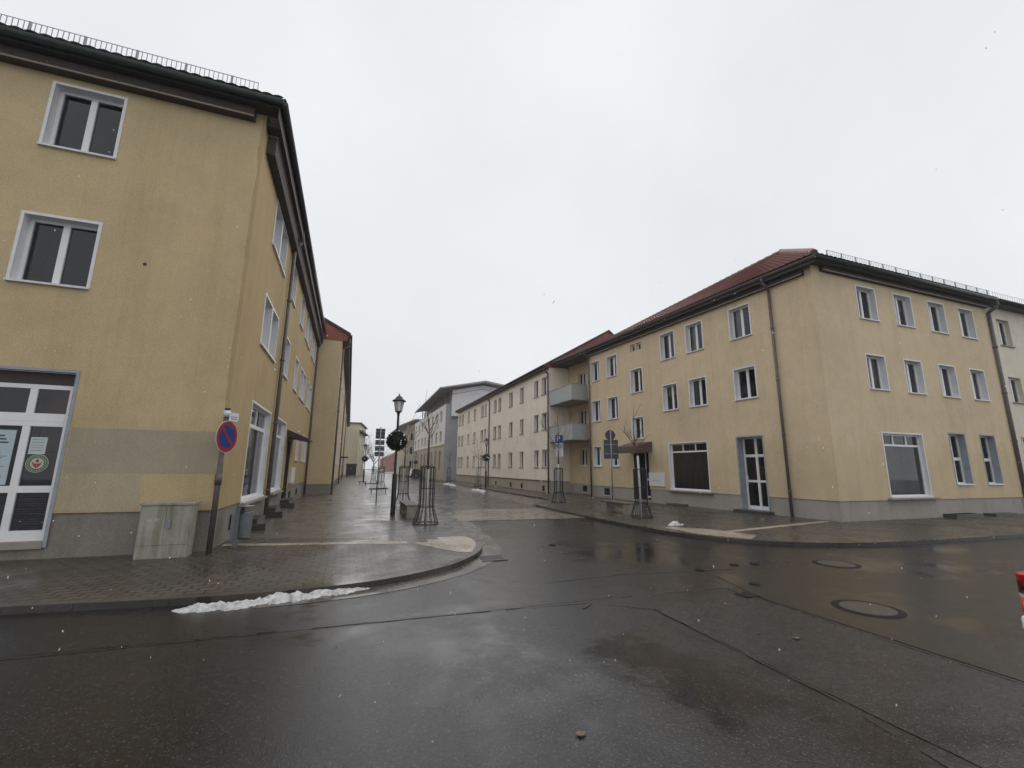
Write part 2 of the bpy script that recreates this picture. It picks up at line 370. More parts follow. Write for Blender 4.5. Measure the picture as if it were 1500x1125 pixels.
def link(me, name, parent=None):
    o = bpy.data.objects.new(name, me); COL.objects.link(o)
    if parent: o.parent = parent
    return o
def thing(name, label, cat, loc, group=None):
    o = bpy.data.objects.new(name, None); COL.objects.link(o); o.location = loc; o.empty_display_size = 0.2
    o['label'] = label; o['category'] = cat
    if group: o['group'] = group
    return o
def tag(o, label, cat, group=None):
    o['label'] = label; o['category'] = cat
    if group: o['group'] = group
    return o
def structure(mb, name):
    o = mb.build(name); o['kind'] = 'structure'; return o

# a facade: origin at ground, u runs along it, outward is -y of the local frame
class Facade:
    def __init__(s, x, y, ang, length): s.o = (x, y); s.a = R(ang); s.L = length; s.open = []
    def P(s, u, d, z):      # d = distance out of the wall
        return (s.o[0] + u * cos(s.a) + d * sin(s.a), s.o[1] + u * sin(s.a) - d * cos(s.a), z)
    def wall(s, mb, z0, z1, u0=0, u1=None, mi=0, top=None):
        u1 = s.L if u1 is None else u1
        us = sorted({u0, u1, *[x for o in s.open for x in o[:2] if u0 < x < u1]})
        zs = sorted({z0, z1, *[x for o in s.open for x in o[2:] if z0 < x < z1]})
        for i in range(len(us) - 1):
            for j in range(len(zs) - 1):
                cu = (us[i] + us[i + 1]) / 2; cz = (zs[j] + zs[j + 1]) / 2
                if any(o[0] < cu < o[1] and o[2] < cz < o[3] for o in s.open): continue
                mb.quad(s.P(us[i], 0, zs[j]), s.P(us[i + 1], 0, zs[j]), s.P(us[i + 1], 0, zs[j + 1]), s.P(us[i], 0, zs[j + 1]), mi)
    def box(s, mb, u0, u1, d0, d1, z0, z1, mi=0): mb.box(u0, u1, d0, d1, z0, z1, mi, T=lambda u, d, z: s.P(u, d, z))

CACHE = {}
def win_meshes(w, h, kind, dep, rev, curtain, sillm):
    """local frame: x along the wall (centred), -y outward, z from the sill up"""
    key = (round(w, 2), round(h, 2), kind, dep, rev, curtain, sillm)
    if key in CACHE: return CACHE[key]
    x0, x1 = -w / 2, w / 2; out = []
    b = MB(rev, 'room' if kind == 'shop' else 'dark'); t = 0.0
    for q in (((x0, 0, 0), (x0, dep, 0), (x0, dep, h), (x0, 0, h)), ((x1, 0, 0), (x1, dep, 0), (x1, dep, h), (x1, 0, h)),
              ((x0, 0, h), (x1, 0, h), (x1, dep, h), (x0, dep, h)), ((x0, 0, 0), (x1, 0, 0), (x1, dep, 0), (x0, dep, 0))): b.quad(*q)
    if rev in ('white', 'greyrev') and kind not in ('plain',):
        e = 0.055
        b.box(x0 - e, x0, -0.012, 0.004, -0.002, h + e); b.box(x1, x1 + e, -0.012, 0.004, -0.002, h + e); b.box(x0, x1, -0.012, 0.004, h, h + e)
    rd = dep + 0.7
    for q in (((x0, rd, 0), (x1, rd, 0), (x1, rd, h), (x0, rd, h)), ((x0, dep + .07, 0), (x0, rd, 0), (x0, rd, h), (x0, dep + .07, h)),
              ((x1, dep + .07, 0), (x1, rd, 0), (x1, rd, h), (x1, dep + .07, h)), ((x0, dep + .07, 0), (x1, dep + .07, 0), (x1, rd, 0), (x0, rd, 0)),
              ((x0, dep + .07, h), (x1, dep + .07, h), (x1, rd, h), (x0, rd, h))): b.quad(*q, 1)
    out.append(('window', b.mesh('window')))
    f = MB('pvc'); fw = 0.06; y0, y1 = dep, dep + 0.065
    def bar(a, c, z0, z1, p=0.0): f.box(a, c, y0 - p, y1, z0, z1)
    bar(x0, x0 + fw, 0, h); bar(x1 - fw, x1, 0, h); bar(x0 + fw, x1 - fw, 0, fw); bar(x0 + fw, x1 - fw, h - fw, h)
    if kind in ('double', 'plain'): bar(-0.055, 0.055, fw, h - fw, 0.006)
    if kind == 'shop':
        tz = h * 0.815; bar(x0 + fw, x1 - fw, tz - .035, tz + .035, 0.005)
        for k in (1, 2): xx = x0 + w * k / 3; bar(xx - .025, xx + .025, tz + .035, h - fw)
    if kind == 'shop2':
        tz = h * 0.78; bar(x0 + fw, x1 - fw, tz - .05, tz + .05, 0.005); bar(-.03, .03, tz + .05, h - fw)
    if kind == 'transom':
        tz = h * 0.50; bar(x0 + fw, x1 - fw, tz - .06, tz + .06, 0.008); bar(-.03, .03, fw, tz - .06); bar(-.03, .03, tz + .06, h - fw)
    if kind == 'door':
        bar(x0 + fw, x1 - fw, fw, fw + .08)
        for zz, hw in ((h * .74, .055), (h * .385, .045)): bar(x0 + fw, x1 - fw, zz - hw, zz + hw, 0.006)
        for a, c in ((fw + .08, h * .385 - .045), (h * .385 + .045, h * .74 - .055), (h * .74 + .055, h - fw)): bar(-.05, .05, a, c)
    out.append(('frame', f.mesh('frame')))
    g = MB('glass'); g.quad((x0 + fw * .5, dep + .035, fw * .5), (x1 - fw * .5, dep + .035, fw * .5), (x1 - fw * .5, dep + .035, h - fw * .5), (x0 + fw * .5, dep + .035, h - fw * .5))
    out.append(('pane', g.mesh('pane')))
    if sillm:
        k = MB(sillm); k.box(x0 - .05, x1 + .05, -.06, 0.0, -.045, -.004); k.box(x0 + .001, x1 - .001, -.01, dep, -.03, .012)
        out.append(('sill', k.mesh('sill')))
    if curtain:
        c = MB('curtain'); yy = dep + .16; n = 26
        rng = random.Random(curtain); spans = {1: [(x0, x1, 0, h)], 2: [(x0, x0 + w * .33, 0, h), (x1 - w * .33, x1, 0, h)], 3: [(x0, x1, h * .62, h)], 4: [(x0, x1, 0, h * .55)], 5: [(x0 + .02, x0 + w * .5, 0, h)]}[curtain]
        for a, e, za, zb in spans:
            for i in range(n):
                p, q = a + (e - a) * i / n, a + (e - a) * (i + 1) / n
                ya, yb = yy + .02 * sin(i * 1.7), yy + .02 * sin((i + 1) * 1.7)
                c.quad((p, ya, za), (q, yb, za), (q, yb, zb), (p, ya, zb))
        out.append(('curtain', c.mesh('curtain')))
    CACHE[key] = out; return out
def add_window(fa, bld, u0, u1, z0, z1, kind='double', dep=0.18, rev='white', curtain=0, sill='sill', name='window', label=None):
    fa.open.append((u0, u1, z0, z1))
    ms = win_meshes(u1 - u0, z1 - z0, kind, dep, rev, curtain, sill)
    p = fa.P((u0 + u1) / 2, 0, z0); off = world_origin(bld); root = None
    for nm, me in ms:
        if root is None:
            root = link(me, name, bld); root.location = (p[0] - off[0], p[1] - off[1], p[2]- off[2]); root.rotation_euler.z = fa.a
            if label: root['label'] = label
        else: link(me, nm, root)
    return root
def downpipe(bld, fa, u, ztop, zbot=0.0, r=0.055, d=0.10, elbow=0.3, mat='pipe', zg=None):
    mb = MB(mat); zg = ztop + 0.28 if zg is None else zg
    mb.path([fa.P(u, d, zbot), fa.P(u, d, ztop - .1), fa.P(u, d + elbow, ztop + .12), fa.P(u, d + elbow, zg)], r, 10)
    z = zbot + .9
    while z < ztop - .3: mb.tube(fa.P(u, d, z), fa.P(u, d, z + .05), r * 1.3, None, 10); z += 2.1
    return mb.build('downpipe', bld)
def gutter(bld, pts, mat, r=0.085, fascia=True):
    mb = MB(mat); n = 8
    for (a, b) in zip(pts, pts[1:]):
        a = Vector(a); b = Vector(b); d = (b - a).normalized(); s = Vector((d.y, -d.x, 0)); P = []
        for p in (a, b):
            P += [p + s * (r * cos(pi + pi * i / n)) + Vector((0, 0, 1)) * (r * 1.25 * sin(pi + pi * i / n)) for i in range(n + 1)]
        mb.add(P, [(i, i + 1, n + 2 + i, n + 1 + i) for i in range(n)], 0, True)
        mb.add(P, [tuple(range(n + 1)), tuple(range(n + 1, 2 * n + 2))], 0)
    return mb.build('gutter', bld)
def tiled_slope(mb, e0, e1, r0, r1, mi=0, tw=0.23, th=0.36, amp=0.028):
    """corrugated clay tiles between an eaves edge e0-e1 and a ridge edge r0-r1"""
    e0, e1, r0, r1 = map(Vector, (e0, e1, r0, r1))
    L = (e1 - e0).length; H = max((r0 - e0).length, (r1 - e1).length) * .98
    nu = int(L / tw) * 4; nv = max(2, int(H / th)); nrm = (e1 - e0).cross(r0 - e0).normalized()
    if nrm.z < 0: nrm = -nrm
    rows = []
    for j in range(nv):
        for k in (0, 1):
            row = []; v = (j + (0.98 * k)) / nv
            for i in range(nu + 1):
                u = i / nu; p = e0.lerp(e1, u).lerp(r0.lerp(r1, u), v)
                row.append(p + nrm * (amp * [0, .7, 1, .7][i % 4] + (.05 if k == 0 else .015)))
            rows.append(row)
    P = [p for row in rows for p in row]; n = nu + 1
    mb.add(P, [(j * n + i, j * n + i + 1, (j + 1) * n + i + 1, (j + 1) * n + i) for j in range(len(rows) - 1) for i in range(nu)], mi)

# ------------------------------------------------------------------ ground, roads, pavements
def smooth(pts, k=6):
    out = []
    for i in range(len(pts) - 1):
        p0 = Vector(pts[max(i - 1, 0)]); p1 = Vector(pts[i]); p2 = Vector(pts[i + 1]); p3 = Vector(pts[min(i + 2, len(pts) - 1)])
        L = (p2 - p1).length                       # tangents scaled to the span, so long straights do not overshoot
        m1 = (p2 - p0) / ((p2 - p1).length + (p1 - p0).length) * L; m2 = (p3 - p1) / ((p3 - p2).length + (p2 - p1).length) * L
        for q in range(k):
            t = q / k; a = p1 * (2 * t ** 3 - 3 * t * t + 1) + m1 * (t ** 3 - 2 * t * t + t) + p2 * (3 * t * t - 2 * t ** 3) + m2 * (t ** 3 - t * t)
            out.append((a.x, a.y))
    return out + [tuple(pts[-1])]
def offset(line, d):
    out = []
    for i, p in enumerate(line):
        a = Vector(line[max(i - 1, 0)]); b = Vector(line[min(i + 1, len(line) - 1)]); t = (b - a).normalized()
        out.append((p[0] - t.y * d, p[1] + t.x * d))
    return out
def strip(mb, line, d0, d1, z0, z1=None, mi=0):
    A = offset(line, d0); B = offset(line, d1)
    for i in range(len(line) - 1):
        if z1 is None: mb.quad((*A[i], z0), (*A[i + 1], z0), (*B[i + 1], z0), (*B[i], z0), mi)
        else:
            P = [(*A[i], z0), (*A[i + 1], z0), (*B[i + 1], z0), (*B[i], z0), (*A[i], z1), (*A[i + 1], z1), (*B[i + 1], z1), (*B[i], z1)]
            mb.add(P, [(4, 5, 6, 7), (0, 1, 5, 4), (3, 7, 6, 2)], mi)
def sheet(name, pts, z, mat):
    mb = MB(mat); mb.poly([(x, y, z) for x, y in pts]); return structure(mb, name)
RZ = -0.08
sheet('ground', [(-150, -44), (150, -44), (150, 448), (-150, 448)], -0.12, 'ground')
mb = MB('road'); mb.quad((-90, -40, RZ), (110, -40, RZ), (110, 9, RZ), (-90, 9, RZ)); mb.quad((2.2, 9, RZ), (11.5, 9, RZ), (11.5, 420, RZ), (2.2, 420, RZ)); structure(mb, 'road')
KL = smooth([(-60, 8.6), (-12, 7.75), (-6, 7.45), (-3.75, 7.25), (-1.28, 7.0), (.39, 7.18), (1.64, 7.84), (2.4, 8.7), (2.82, 9.6), (3.0, 10.5), (3.23, 12.28), (3.45, 15), (3.5, 18.7), (3.5, 60), (3.5, 300)])
KR = smooth([(110, 6.8), (26, 7.0), (17.8, 7.1), (13.5, 7.2), (12.2, 7.3), (10.56, 7.73), (9.3, 8.5), (8.6, 9.6), (8.3, 10.9), (8.17, 13.55), (8.35, 19.6), (8.8, 20.7), (10.5, 22.6), (10.68, 26), (10.68, 55), (10.6, 60)])
def side_walk(name, line, inner, mat):
    mb = MB(mat); pts = line + inner
    from mathutils.geometry import tessellate_polygon
    P = [(x, y, 0) for x, y in pts]; T = tessellate_polygon([[Vector(p) for p in P]])
    mb.add(P, T); return structure(mb, name)
side_walk('pavement_left', [p for p in offset(KL, 0.0)], [(-2, 300), (-2, 12), (-60, 12)], 'pave')
side_walk('pavement_right', KR, [(10.6, 300), (20, 300), (20, 60), (30, 12), (110, 12)], 'pave')
mb = MB('kerb'); strip(mb, KL, 0.13, -0.015, -0.11, 0.006); structure(mb, 'kerb_left')
mb = MB('kerb'); strip(mb, KR, -0.13, 0.015, -0.11, 0.006); structure(mb, 'kerb_right')
mb = MB('gutter'); strip(mb, [p for p in KL if -1.0 < p[0] < 3.6 and p[1] < 19], -0.02, -0.42, RZ + .004); structure(mb, 'gutter_strip')
sheet('walkway', [(-2.4, 12.2), (0.75, 11.2), (1.02, 13), (1.12, 90), (-0.95, 90), (-0.95, 29.4), (-2.4, 29.4)], 0.004, 'slab')
sheet('parking_bay', [(8.5, 20.6), (9.0, 20.95), (10.54, 22.7), (10.54, 55), (8.5, 55)], RZ + .004, 'bay')
mb = MB('band'); mb.quad((3.35, 14.75, RZ + .008), (8.3, 14.5, RZ + .008), (8.45, 18.6, RZ + .008), (3.4, 18.7, RZ + .008)); structure(mb, 'crossing_band')
sheet('road_far', [(3.4, 18.7), (8.5, 18.6), (8.5, 300), (3.4, 300)], RZ + .004, 'road2')
mb = MB('tact')
for q in ([(1.5, 10.45), (1.8, 10.45), (1.8, 10.75), (2.1, 10.75), (2.1, 11.05), (2.8, 11.05), (2.88, 10.3), (2.78, 9.72), (2.42, 8.95), (2.15, 9.1), (1.95, 9.4), (1.8, 9.7), (1.65, 10.0), (1.5, 10.3)],
          [(-2.4, 11.42), (-2.4, 11.12), (1.35, 10.36), (1.35, 10.66)]): mb.poly([(x, y, .004) for x, y in q])
structure(mb, 'tactile_paving_left')
mb = MB('tact')
for q in ([(8.72, 11.1), (8.8, 9.6), (9.45, 8.62), (10.1, 9.05), (9.95, 9.7), (9.8, 10.4), (9.3, 10.9)],
          [(9.95, 9.95), (9.95, 9.7), (15.3, 10.72), (15.3, 10.98)]): mb.poly([(x, y, .004) for x, y in q])
structure(mb, 'tactile_paving_right')
# patches and seams of the main carriageway
def ragged(pts, j=0.008, step=0.25, seed=1):
    rg = random.Random(seed); out = []
    for a, b in zip(pts, pts[1:] + pts[:1]):
        n = max(1, int(math.dist(a, b) / step))
        for i in range(n):
            t = i / n; out.append((a[0] + (b[0] - a[0]) * t + rg.uniform(-j, j), a[1] + (b[1] - a[1]) * t + rg.uniform(-j, j)))
    return out
sheet('road_patch', ragged([(3.5, -6), (5.4, -6), (5.42, 3.5), (5.45, 5.5), (3.75, 5.02)], seed=2), RZ + .004, 'road2')
sheet('road_patch', ragged([(-90, 5.75), (-12, 5.7), (1.9, 5.58), (3.6, 5.62), (3.9, 7.2), (3.3, 8.6), (2.5, 7.4), (1.6, 6.9), (.3, 6.55), (-3, 6.6), (-90, 7.2)], seed=3), RZ + .002, 'road')
sheet('road_patch', ragged([(5.5, -8), (40, -8), (40, 5.6), (16, 5.9), (9, 6.4), (5.9, 6.2), (5.5, 5)], seed=4), RZ + .004, 'road3')
mb = MB('crack')
def seam(pts, w=0.02, seed=5):
    rg = random.Random(seed); q = [pts[0]]
    for a, b in zip(pts, pts[1:]):
        n = max(1, int(math.dist(a, b) / .18))
        q += [(a[0] + (b[0] - a[0]) * i / n + rg.uniform(-.010, .010), a[1] + (b[1] - a[1]) * i / n + rg.uniform(-.010, .010)) for i in range(1, n + 1)]
    for i in range(len(q) - 1):
        ww = w * rg.uniform(.35, 1.25) * (0 if rg.random() < .13 else 1)
        if ww: 
            A = offset(q[i:i + 2], ww); B = offset(q[i:i + 2], -ww)
            mb.quad((*A[0], RZ + .0085), (*A[1], RZ + .0085), (*B[1], RZ + .0085), (*B[0], RZ + .0085))
seam([(3.52, -4), (3.5, 1.9), (3.66, 2.65), (3.76, 5.0), (3.15, 5.5), (1.96, 5.58), (-3, 5.7), (-14, 5.8)], .011)
seam([(3.66, 5.6), (5.42, 5.54), (5.42, 3.5), (5.4, -4)], .010, 6)
seam([(3.0, 6.6), (4.4, 6.75), (6.6, 6.5)], .014, 8)
seam([(2.9, 5.3), (3.3, 5.6)], .05, 9)
structure(mb, 'road_seams')

# ------------------------------------------------------------------ building A: the ochre corner house on the left
XA, YA = -2.45, 10.55
A = thing('apartment_building', 'ochre three storey corner house on the left with shop door and grey cabinet', 'building', (XA, YA, 0), 'plastered street houses')
FA = Facade(-22.45, YA, 0, 20.0)             # u = x + 22.45
FS = Facade(XA, YA, 90, 18.85)               # u = y - 10.55
ua = lambda x: x + 22.45
for x in (-6.29, -9.6, -12.9, -16.2):
    add_window(FA, A, ua(x), ua(x + 1.15), 5.08, 6.44, curtain=0 if x > -7 else 2)
    add_window(FA, A, ua(x), ua(x + 1.15), 7.98, 9.40, curtain=0 if x > -7 else 3)
add_window(FA, A, ua(-7.1), ua(-5.02), .20, 3.36, kind='none', dep=0.12, rev='greyrev', sill=None, name='shop_entrance')
us = lambda y: y - YA
for ys in ((12.8, 13.82), (13.98, 15.02), (16.95, 18.0), (20.05, 21.15), (22.3, 23.4), (23.58, 24.7), (26.0, 27.1), (27.4, 28.6)):
    for z0, z1 in ((4.85, 6.2), (7.70, 9.0)): add_window(FS, A, us(ys[0]), us(ys[1]), z0, z1, dep=0.2, curtain=random.choice((0, 0, 3, 2)))
add_window(FS, A, us(12.75), us(15.6), .80, 3.26, kind='shop2', dep=0.12, name='shop_window', curtain=2)
add_window(FS, A, us(17.0), us(19.2), .82, 3.28, kind='shop2', dep=0.12, name='shop_window', curtain=1)
for y0, y1 in ((23.4, 24.3), (26.2, 27.1), (27.6, 28.5)): add_window(FS, A, us(y0), us(y1), 1.95, 3.3, dep=0.2)
FS.open.append((us(20.2), us(21.3), .35, 2.7))
mb = MB('brown', 'dark'); FS.box(mb, us(20.2), us(21.3), -.30, -.24, .35, 2.7); FS.box(mb, us(20.35), us(21.15), -.239, -.23, 1.4, 2.5, 1)
for u in (us(20.2), us(21.3)): mb.quad(FS.P(u, 0, .35), FS.P(u, -.3, .35), FS.P(u, -.3, 2.7), FS.P(u, 0, 2.7))
mb.quad(FS.P(us(20.2), 0, 2.7), FS.P(us(21.3), 0, 2.7), FS.P(us(21.3), -.3, 2.7), FS.P(us(20.2), -.3, 2.7)); mb.build('entrance_door', A)
mb = MB('plA'); FA.wall(mb, .78, 9.95); FS.wall(mb, .78, 9.95); mb.build('wall', A)
mb = MB('plinth'); 
ins = -0.03
P1 = Facade(-22.45, YA - ins, 0, 20.0 + ins); P1.open = [o for o in FA.open if o[2] < .78]; P1.wall(mb, -.05, .78)
P2 = Facade(XA + ins, YA - ins, 90, 18.9); P2.open = [(o[0] + ins, o[1] + ins, o[2], o[3]) for o in FS.open if o[2] < .78]; P2.wall(mb, -.05, .78)
mb.quad(FA.P(0, 0, .78), FA.P(20, 0, .78), P1.P(20 + ins, 0, .78), P1.P(0, 0, .78)); mb.quad(FS.P(0, 0, .78), FS.P(18.85, 0, .78), P2.P(18.85, 0, .78), P2.P(0, 0, .78))
mb.build('plinth', A)
# repainted area on the front
mb = MB('patch'); FA.box(mb, ua(-4.93), ua(-2.47), 0.0005, .003, 1.49, 2.33); mb.build('paint_patch', A)
mb = MB('patchB'); FA.box(mb, ua(-4.95), ua(-3.72), 0.0005, .002, .80, 1.489); mb.build('paint_patch', A)
mb = MB('iron'); mb.disc(FA.P(ua(-4.28), .004, 5.73), (0, -1, 0), .035, 10, 0, .004); mb.build('wall_hole', A)
# cornices, eaves, gutters, roof
mb = MB('cornice', 'lip', 'brown')
FA.box(mb, 0, 19.78, 0, .20, 9.60, 9.84); FA.box(mb, 0, 19.78, .20, .225, 9.60, 9.63, 1)
FS.box(mb, .3, 18.7, 0, .20, 9.08, 9.55); FS.box(mb, .3, 18.7, 0.0, .215, 9.55, 9.585, 1)
mb.build('cornice', A)
mb = MB('brown')
FA.box(mb, 0, 20.30, 0, .36, 9.86, 9.93); FS.box(mb, 0, 18.8, 0, .30, 9.60, 9.68)
mb.build('soffit', A)
mb = MB('gutG', 'brown')
FA.box(mb, 0, 20.30, .36, .38, 9.84, 10.10); FS.box(mb, -.38, 18.8, .30, .32, 9.58, 10.10, 1); mb.build('fascia', A)
gutter(A, [(-22.4, YA - .46, 9.98), (XA + .40, YA - .46, 9.98)], 'gutG', 0.085)
gutter(A, [(XA + .40, YA - .46, 9.97), (XA + .40, 29.0, 9.97)], 'gutP', 0.085)
mb = MB('tile'); sl = 0.52
tiled_slope(mb, (-22.4, YA - .46, 10.02), (XA + .4, YA - .46, 10.02), (-22.4, YA + 5.6, 13.15), (XA - 5.6, YA + 5.6, 13.15))
tiled_slope(mb, (XA + .4, YA - .46, 10.02), (XA + .4, 29.4, 10.02), (XA - 5.6, YA + 5.6, 13.15), (XA - 5.6, 29.4, 13.15))
mb.build('roof', A)
mb = MB('galv'); y, z = YA - .36, 10.10
mb.box(-22.4, -2.62, y - .004, y + .004, z + .27, z + .285); mb.box(-22.4, -2.62, y - .004, y + .004, z + .02, z + .035)
x = -2.63; i = 0
while x > -13:
    mb.box(x - .006, x + .006, y - .005, y + .005, z - .02, z + .28)
    if i % 10 == 6: mb.box(x - .018, x + .018, y - .012, y + .03, z - .06, z + .285)
    x -= .088; i += 1
mb.build('snow_guard', A)
downpipe(A, FS, us(16.0), 9.3, 0, .06, .10, .20, zg=9.9)
downpipe(A, FS, us(29.15), 9.2, 0, .055, .08, .2, zg=9.9)
mb = MB('brown'); FS.wall  # canopy over the entrance
mb.add([FS.P(u, d, z) for u in (us(19.75), us(22.0)) for d, z in ((0, 3.12), (0, 2.84), (.80, 2.70), (.80, 2.78))], [(0, 1, 2, 3), (7, 6, 5, 4), (0, 3, 7, 4), (1, 5, 6, 2), (2, 6, 7, 3), (0, 4, 5, 1)])
mb.build('canopy', A)
mb = MB('mail'); FS.box(mb, us(21.75), us(23.1), 0, .09, .93, 1.60); mb.build('letterbox', A)
for u, w in ((22.5, .45), (25.4, .45), (12.0, .3)):
    mb = MB('dark'); FS.box(mb, us(u), us(u + w), -.02, -.012, .22, .55); mb.build('basement_vent', A)
for y0, y1, h in ((13.4, 14.7, .17), (16.5, 17.7, .2), (19.9, 21.4, .22)):
    mb = MB('step'); FS.box(mb, us(y0), us(y1), -.02, .52, -.02, h); FS.box(mb, us(y0) + .08, us(y1) - .08, -.02, .30, h, h + .12); mb.build('doorstep', A)
mb = MB('sillst')
FS.box(mb, us(12.6), us(15.75), -.02, .14, .70, .755); FS.box(mb, us(16.9), us(19.3), -.02, .14, .70, .765); mb.build('stone_sill', A)

# shop entrance on the front: glazed door, posters
sh = [c for c in A.children if c.name.startswith('shop_entrance')][0]
for c in list(sh.children): bpy.data.objects.remove(c)
mb = MB('pvc'); d0, d1 = -.19, -.12
def fbox(x0, x1, z0, z1, e=0.0, m=0): FA.box(mb, ua(x0), ua(x1), d0, d1 + e, z0, z1, m)
fbox(-5.12, -5.02, .30, 3.12); fbox(-7.1, -7.0, .30, 3.12); fbox(-7.0, -5.12, 3.04, 3.12); fbox(-7.0, -5.12, .30, .48); fbox(-7.0, -5.12, 2.34, 2.58, .004); fbox(-7.0, -5.12, 1.14, 1.26, .002)
for x in (-5.70, -6.40):
    for z0, z1 in ((.48, 1.14), (1.26, 2.34), (2.58, 3.04)): fbox(x, x + .11, z0, z1)
mb.build('door_frame', sh)
mb = MB('pvc'); FA.box(mb, ua(-7), ua(-5.12), -.119, -.112, 2.435, 2.45); mb.build('weather_bar', sh)
mb = MB('glass'); mb.quad(*[FA.P(u, -.155, z) for u, z in ((ua(-7.05), .4), (ua(-5.07), .4), (ua(-5.07), 3.08), (ua(-7.05), 3.08))]); mb.build('pane', sh)
mb = MB('brown'); FA.box(mb, ua(-7.1), ua(-5.02), -.19, -.13, 3.121, 3.36); mb.build('shutter_box', sh)
mb = MB('sillst'); FA.box(mb, ua(-7.1), ua(-5.02), -.19, .03, .18, .299); mb.build('threshold', sh)
mb = MB('blind')
for k in range(15): FA.box(mb, ua(-7.0), ua(-5.12), -.24, -.215, .48 + k * .044, .48 + k * .044 + .032)
mb.build('blind', sh)
mb = MB('orange'); FA.box(mb, ua(-5.6), ua(-5.1), -.5, -.47, 1.9, 2.45); FA.box(mb, ua(-5.6), ua(-5.1), -.52, -.49, 2.5, 3.1); mb.build('reflection_panel', sh)  # added orange boards behind the glass, standing in for its reflection
mb = MB('poster', 'ink', 'iron')
FA.box(mb, ua(-6.42), ua(-5.78), -.152, -.150, 1.28, 2.26, 0)
for z0, w in ((2.14, .30), (2.08, .36), (2.02, .44)): FA.box(mb, ua(-6.08 - w / 2), ua(-6.08 + w / 2), -.1498, -.149, z0, z0 + .028, 1)
FA.box(mb, ua(-6.12), ua(-6.04), -.1498, -.149, 1.95, 1.975, 1)
for x in (-6.16, -5.98):                                   # two little figures keeping apart
    mb.disc(FA.P(ua(x), -.149, 1.91), (0, -1, 0), .016, 10, 1, .0008)
    mb.poly([FA.P(ua(x + a), -.149, z) for a, z in ((-.04, 1.83), (.04, 1.83), (.015, 1.893), (-.015, 1.893))], 1)
for z0, w in ((1.78, .5), (1.75, .42), (1.60, .5), (1.44, .46), (1.41, .5), (1.34, .42)): FA.box(mb, ua(-6.1 - w / 2), ua(-6.1 + w / 2), -.1498, -.149, z0, z0 + .010, 1)
mb.disc(FA.P(ua(-6.06), -.149, 1.68), (0, -1, 0), .032, 10, 1, .0008)
mb.poly([FA.P(ua(-6.08 + a), -.149, z) for a, z in ((-.05, 1.49), (.05, 1.50), (.03, 1.55), (-.02, 1.545))], 1)
po = mb.build('notice', sh)
mb = MB('iron'); FA.box(mb, ua(-6.5), ua(-5.72), -.1535, -.1525, 1.26, 2.33); mb.build('notice_backing', sh)
mb = MB('paper', 'ink'); FA.box(mb, ua(-5.56), ua(-5.32), -.152, -.150, 1.83, 2.14)
for k in range(5): FA.box(mb, ua(-5.53), ua(-5.36), -.1498, -.149, 2.09 - k * .05, 2.097 - k * .05, 1)
mb.build('paper_note', sh)
mb = MB('emgreen', 'emwhite', 'emred'); ec = FA.P(ua(-5.40), -.146, 1.66)
mb.disc(ec, (0, -1, 0), .165, 32, 1, .001); mb.disc((ec[0], ec[1] - .0012, ec[2]), (0, -1, 0), .155, 32, 0, .001); mb.disc((ec[0], ec[1] - .0024, ec[2]), (0, -1, 0), .098, 32, 1, .001)
def em(pts): mb.poly([(ec[0] + a, ec[1] - .004, ec[2] + b) for a, b in pts], 2)
em([(-.075, .035), (-.03, .0), (-.01, .03), (-.03, .065)][::1] if False else [(-.08, .04), (-.055, -.03), (0, -.09), (-.005, .0), (-.04, .0)])
em([(.08, .04), (.055, -.03), (0, -.09), (.005, .0), (.04, .0)])
em([(-.02, .02), (.02, .02), (.024, .06), (.0, .085), (-.024, .06)])
for k in range(22):
    a = 2 * pi * k / 22; mb.disc((ec[0] + .127 * cos(a), ec[1] - .004, ec[2] + .127 * sin(a)), (0, -1, 0), .009, 6, 1, .001)
mb.build('emblem_sticker', sh)

# ------------------------------------------------------------------ building B: the projecting yellow house behind it
B = thing('apartment_building', 'yellow house projecting past the ochre corner house, with orange tiled gable strip', 'building', (-1.0, 29.4, 0), 'plastered street houses')
FBE = Facade(-8.0, 29.4, 0, 7.0); FBS = Facade(-1.0, 29.4, 90, 66)
ub = lambda y: y - 29.4
for k, y in enumerate((31.5, 35.5, 38.5, 42.5, 45.5, 50.5, 53.5, 58.5, 62.5, 66.5)):
    for z0, z1 in ((1.9, 3.2), (4.8, 6.1), (7.6, 8.9)): add_window(FBS, B, ub(y), ub(y + 1.1), z0, z1, dep=.15)
mb = MB('plB'); FBE.wall(mb, .62, 9.65); FBS.wall(mb, .62, 9.65); mb.build('wall', B)
mb = MB('plinth'); Facade(-8, 29.43, 0, 6.97).wall(mb, -.05, .62); Facade(-1.03, 29.43, 90, 66).wall(mb, -.05, .62); mb.build('plinth', B)
mb = MB('tileclad'); mb.prism([(0, 0)] * 0 + [(-8.0, 29.36), (-.95, 29.36), (-.95, 29.40), (-8.0, 29.40)], 9.65, 9.66)
mb.add([(-8, y, 9.66) for y in (29.37, 29.42)] + [(-.72, y, 9.66) for y in (29.37, 29.42)] + [(-.62, y, 10.14) for y in (29.37, 29.42)] + [(-8, y, 13.95) for y in (29.37, 29.42)], [(0, 2, 4, 6), (1, 7, 5, 3), (0, 1, 3, 2), (2, 3, 5, 4), (4, 5, 7, 6)])
mb.build('gable_cladding', B)
mb = MB('tile'); tiled_slope(mb, (-.55, 29.3, 10.12), (-.55, 96, 10.12), (-7.5, 29.3, 13.72), (-7.5, 96, 13.72), tw=.3, th=.5); mb.build('roof', B)
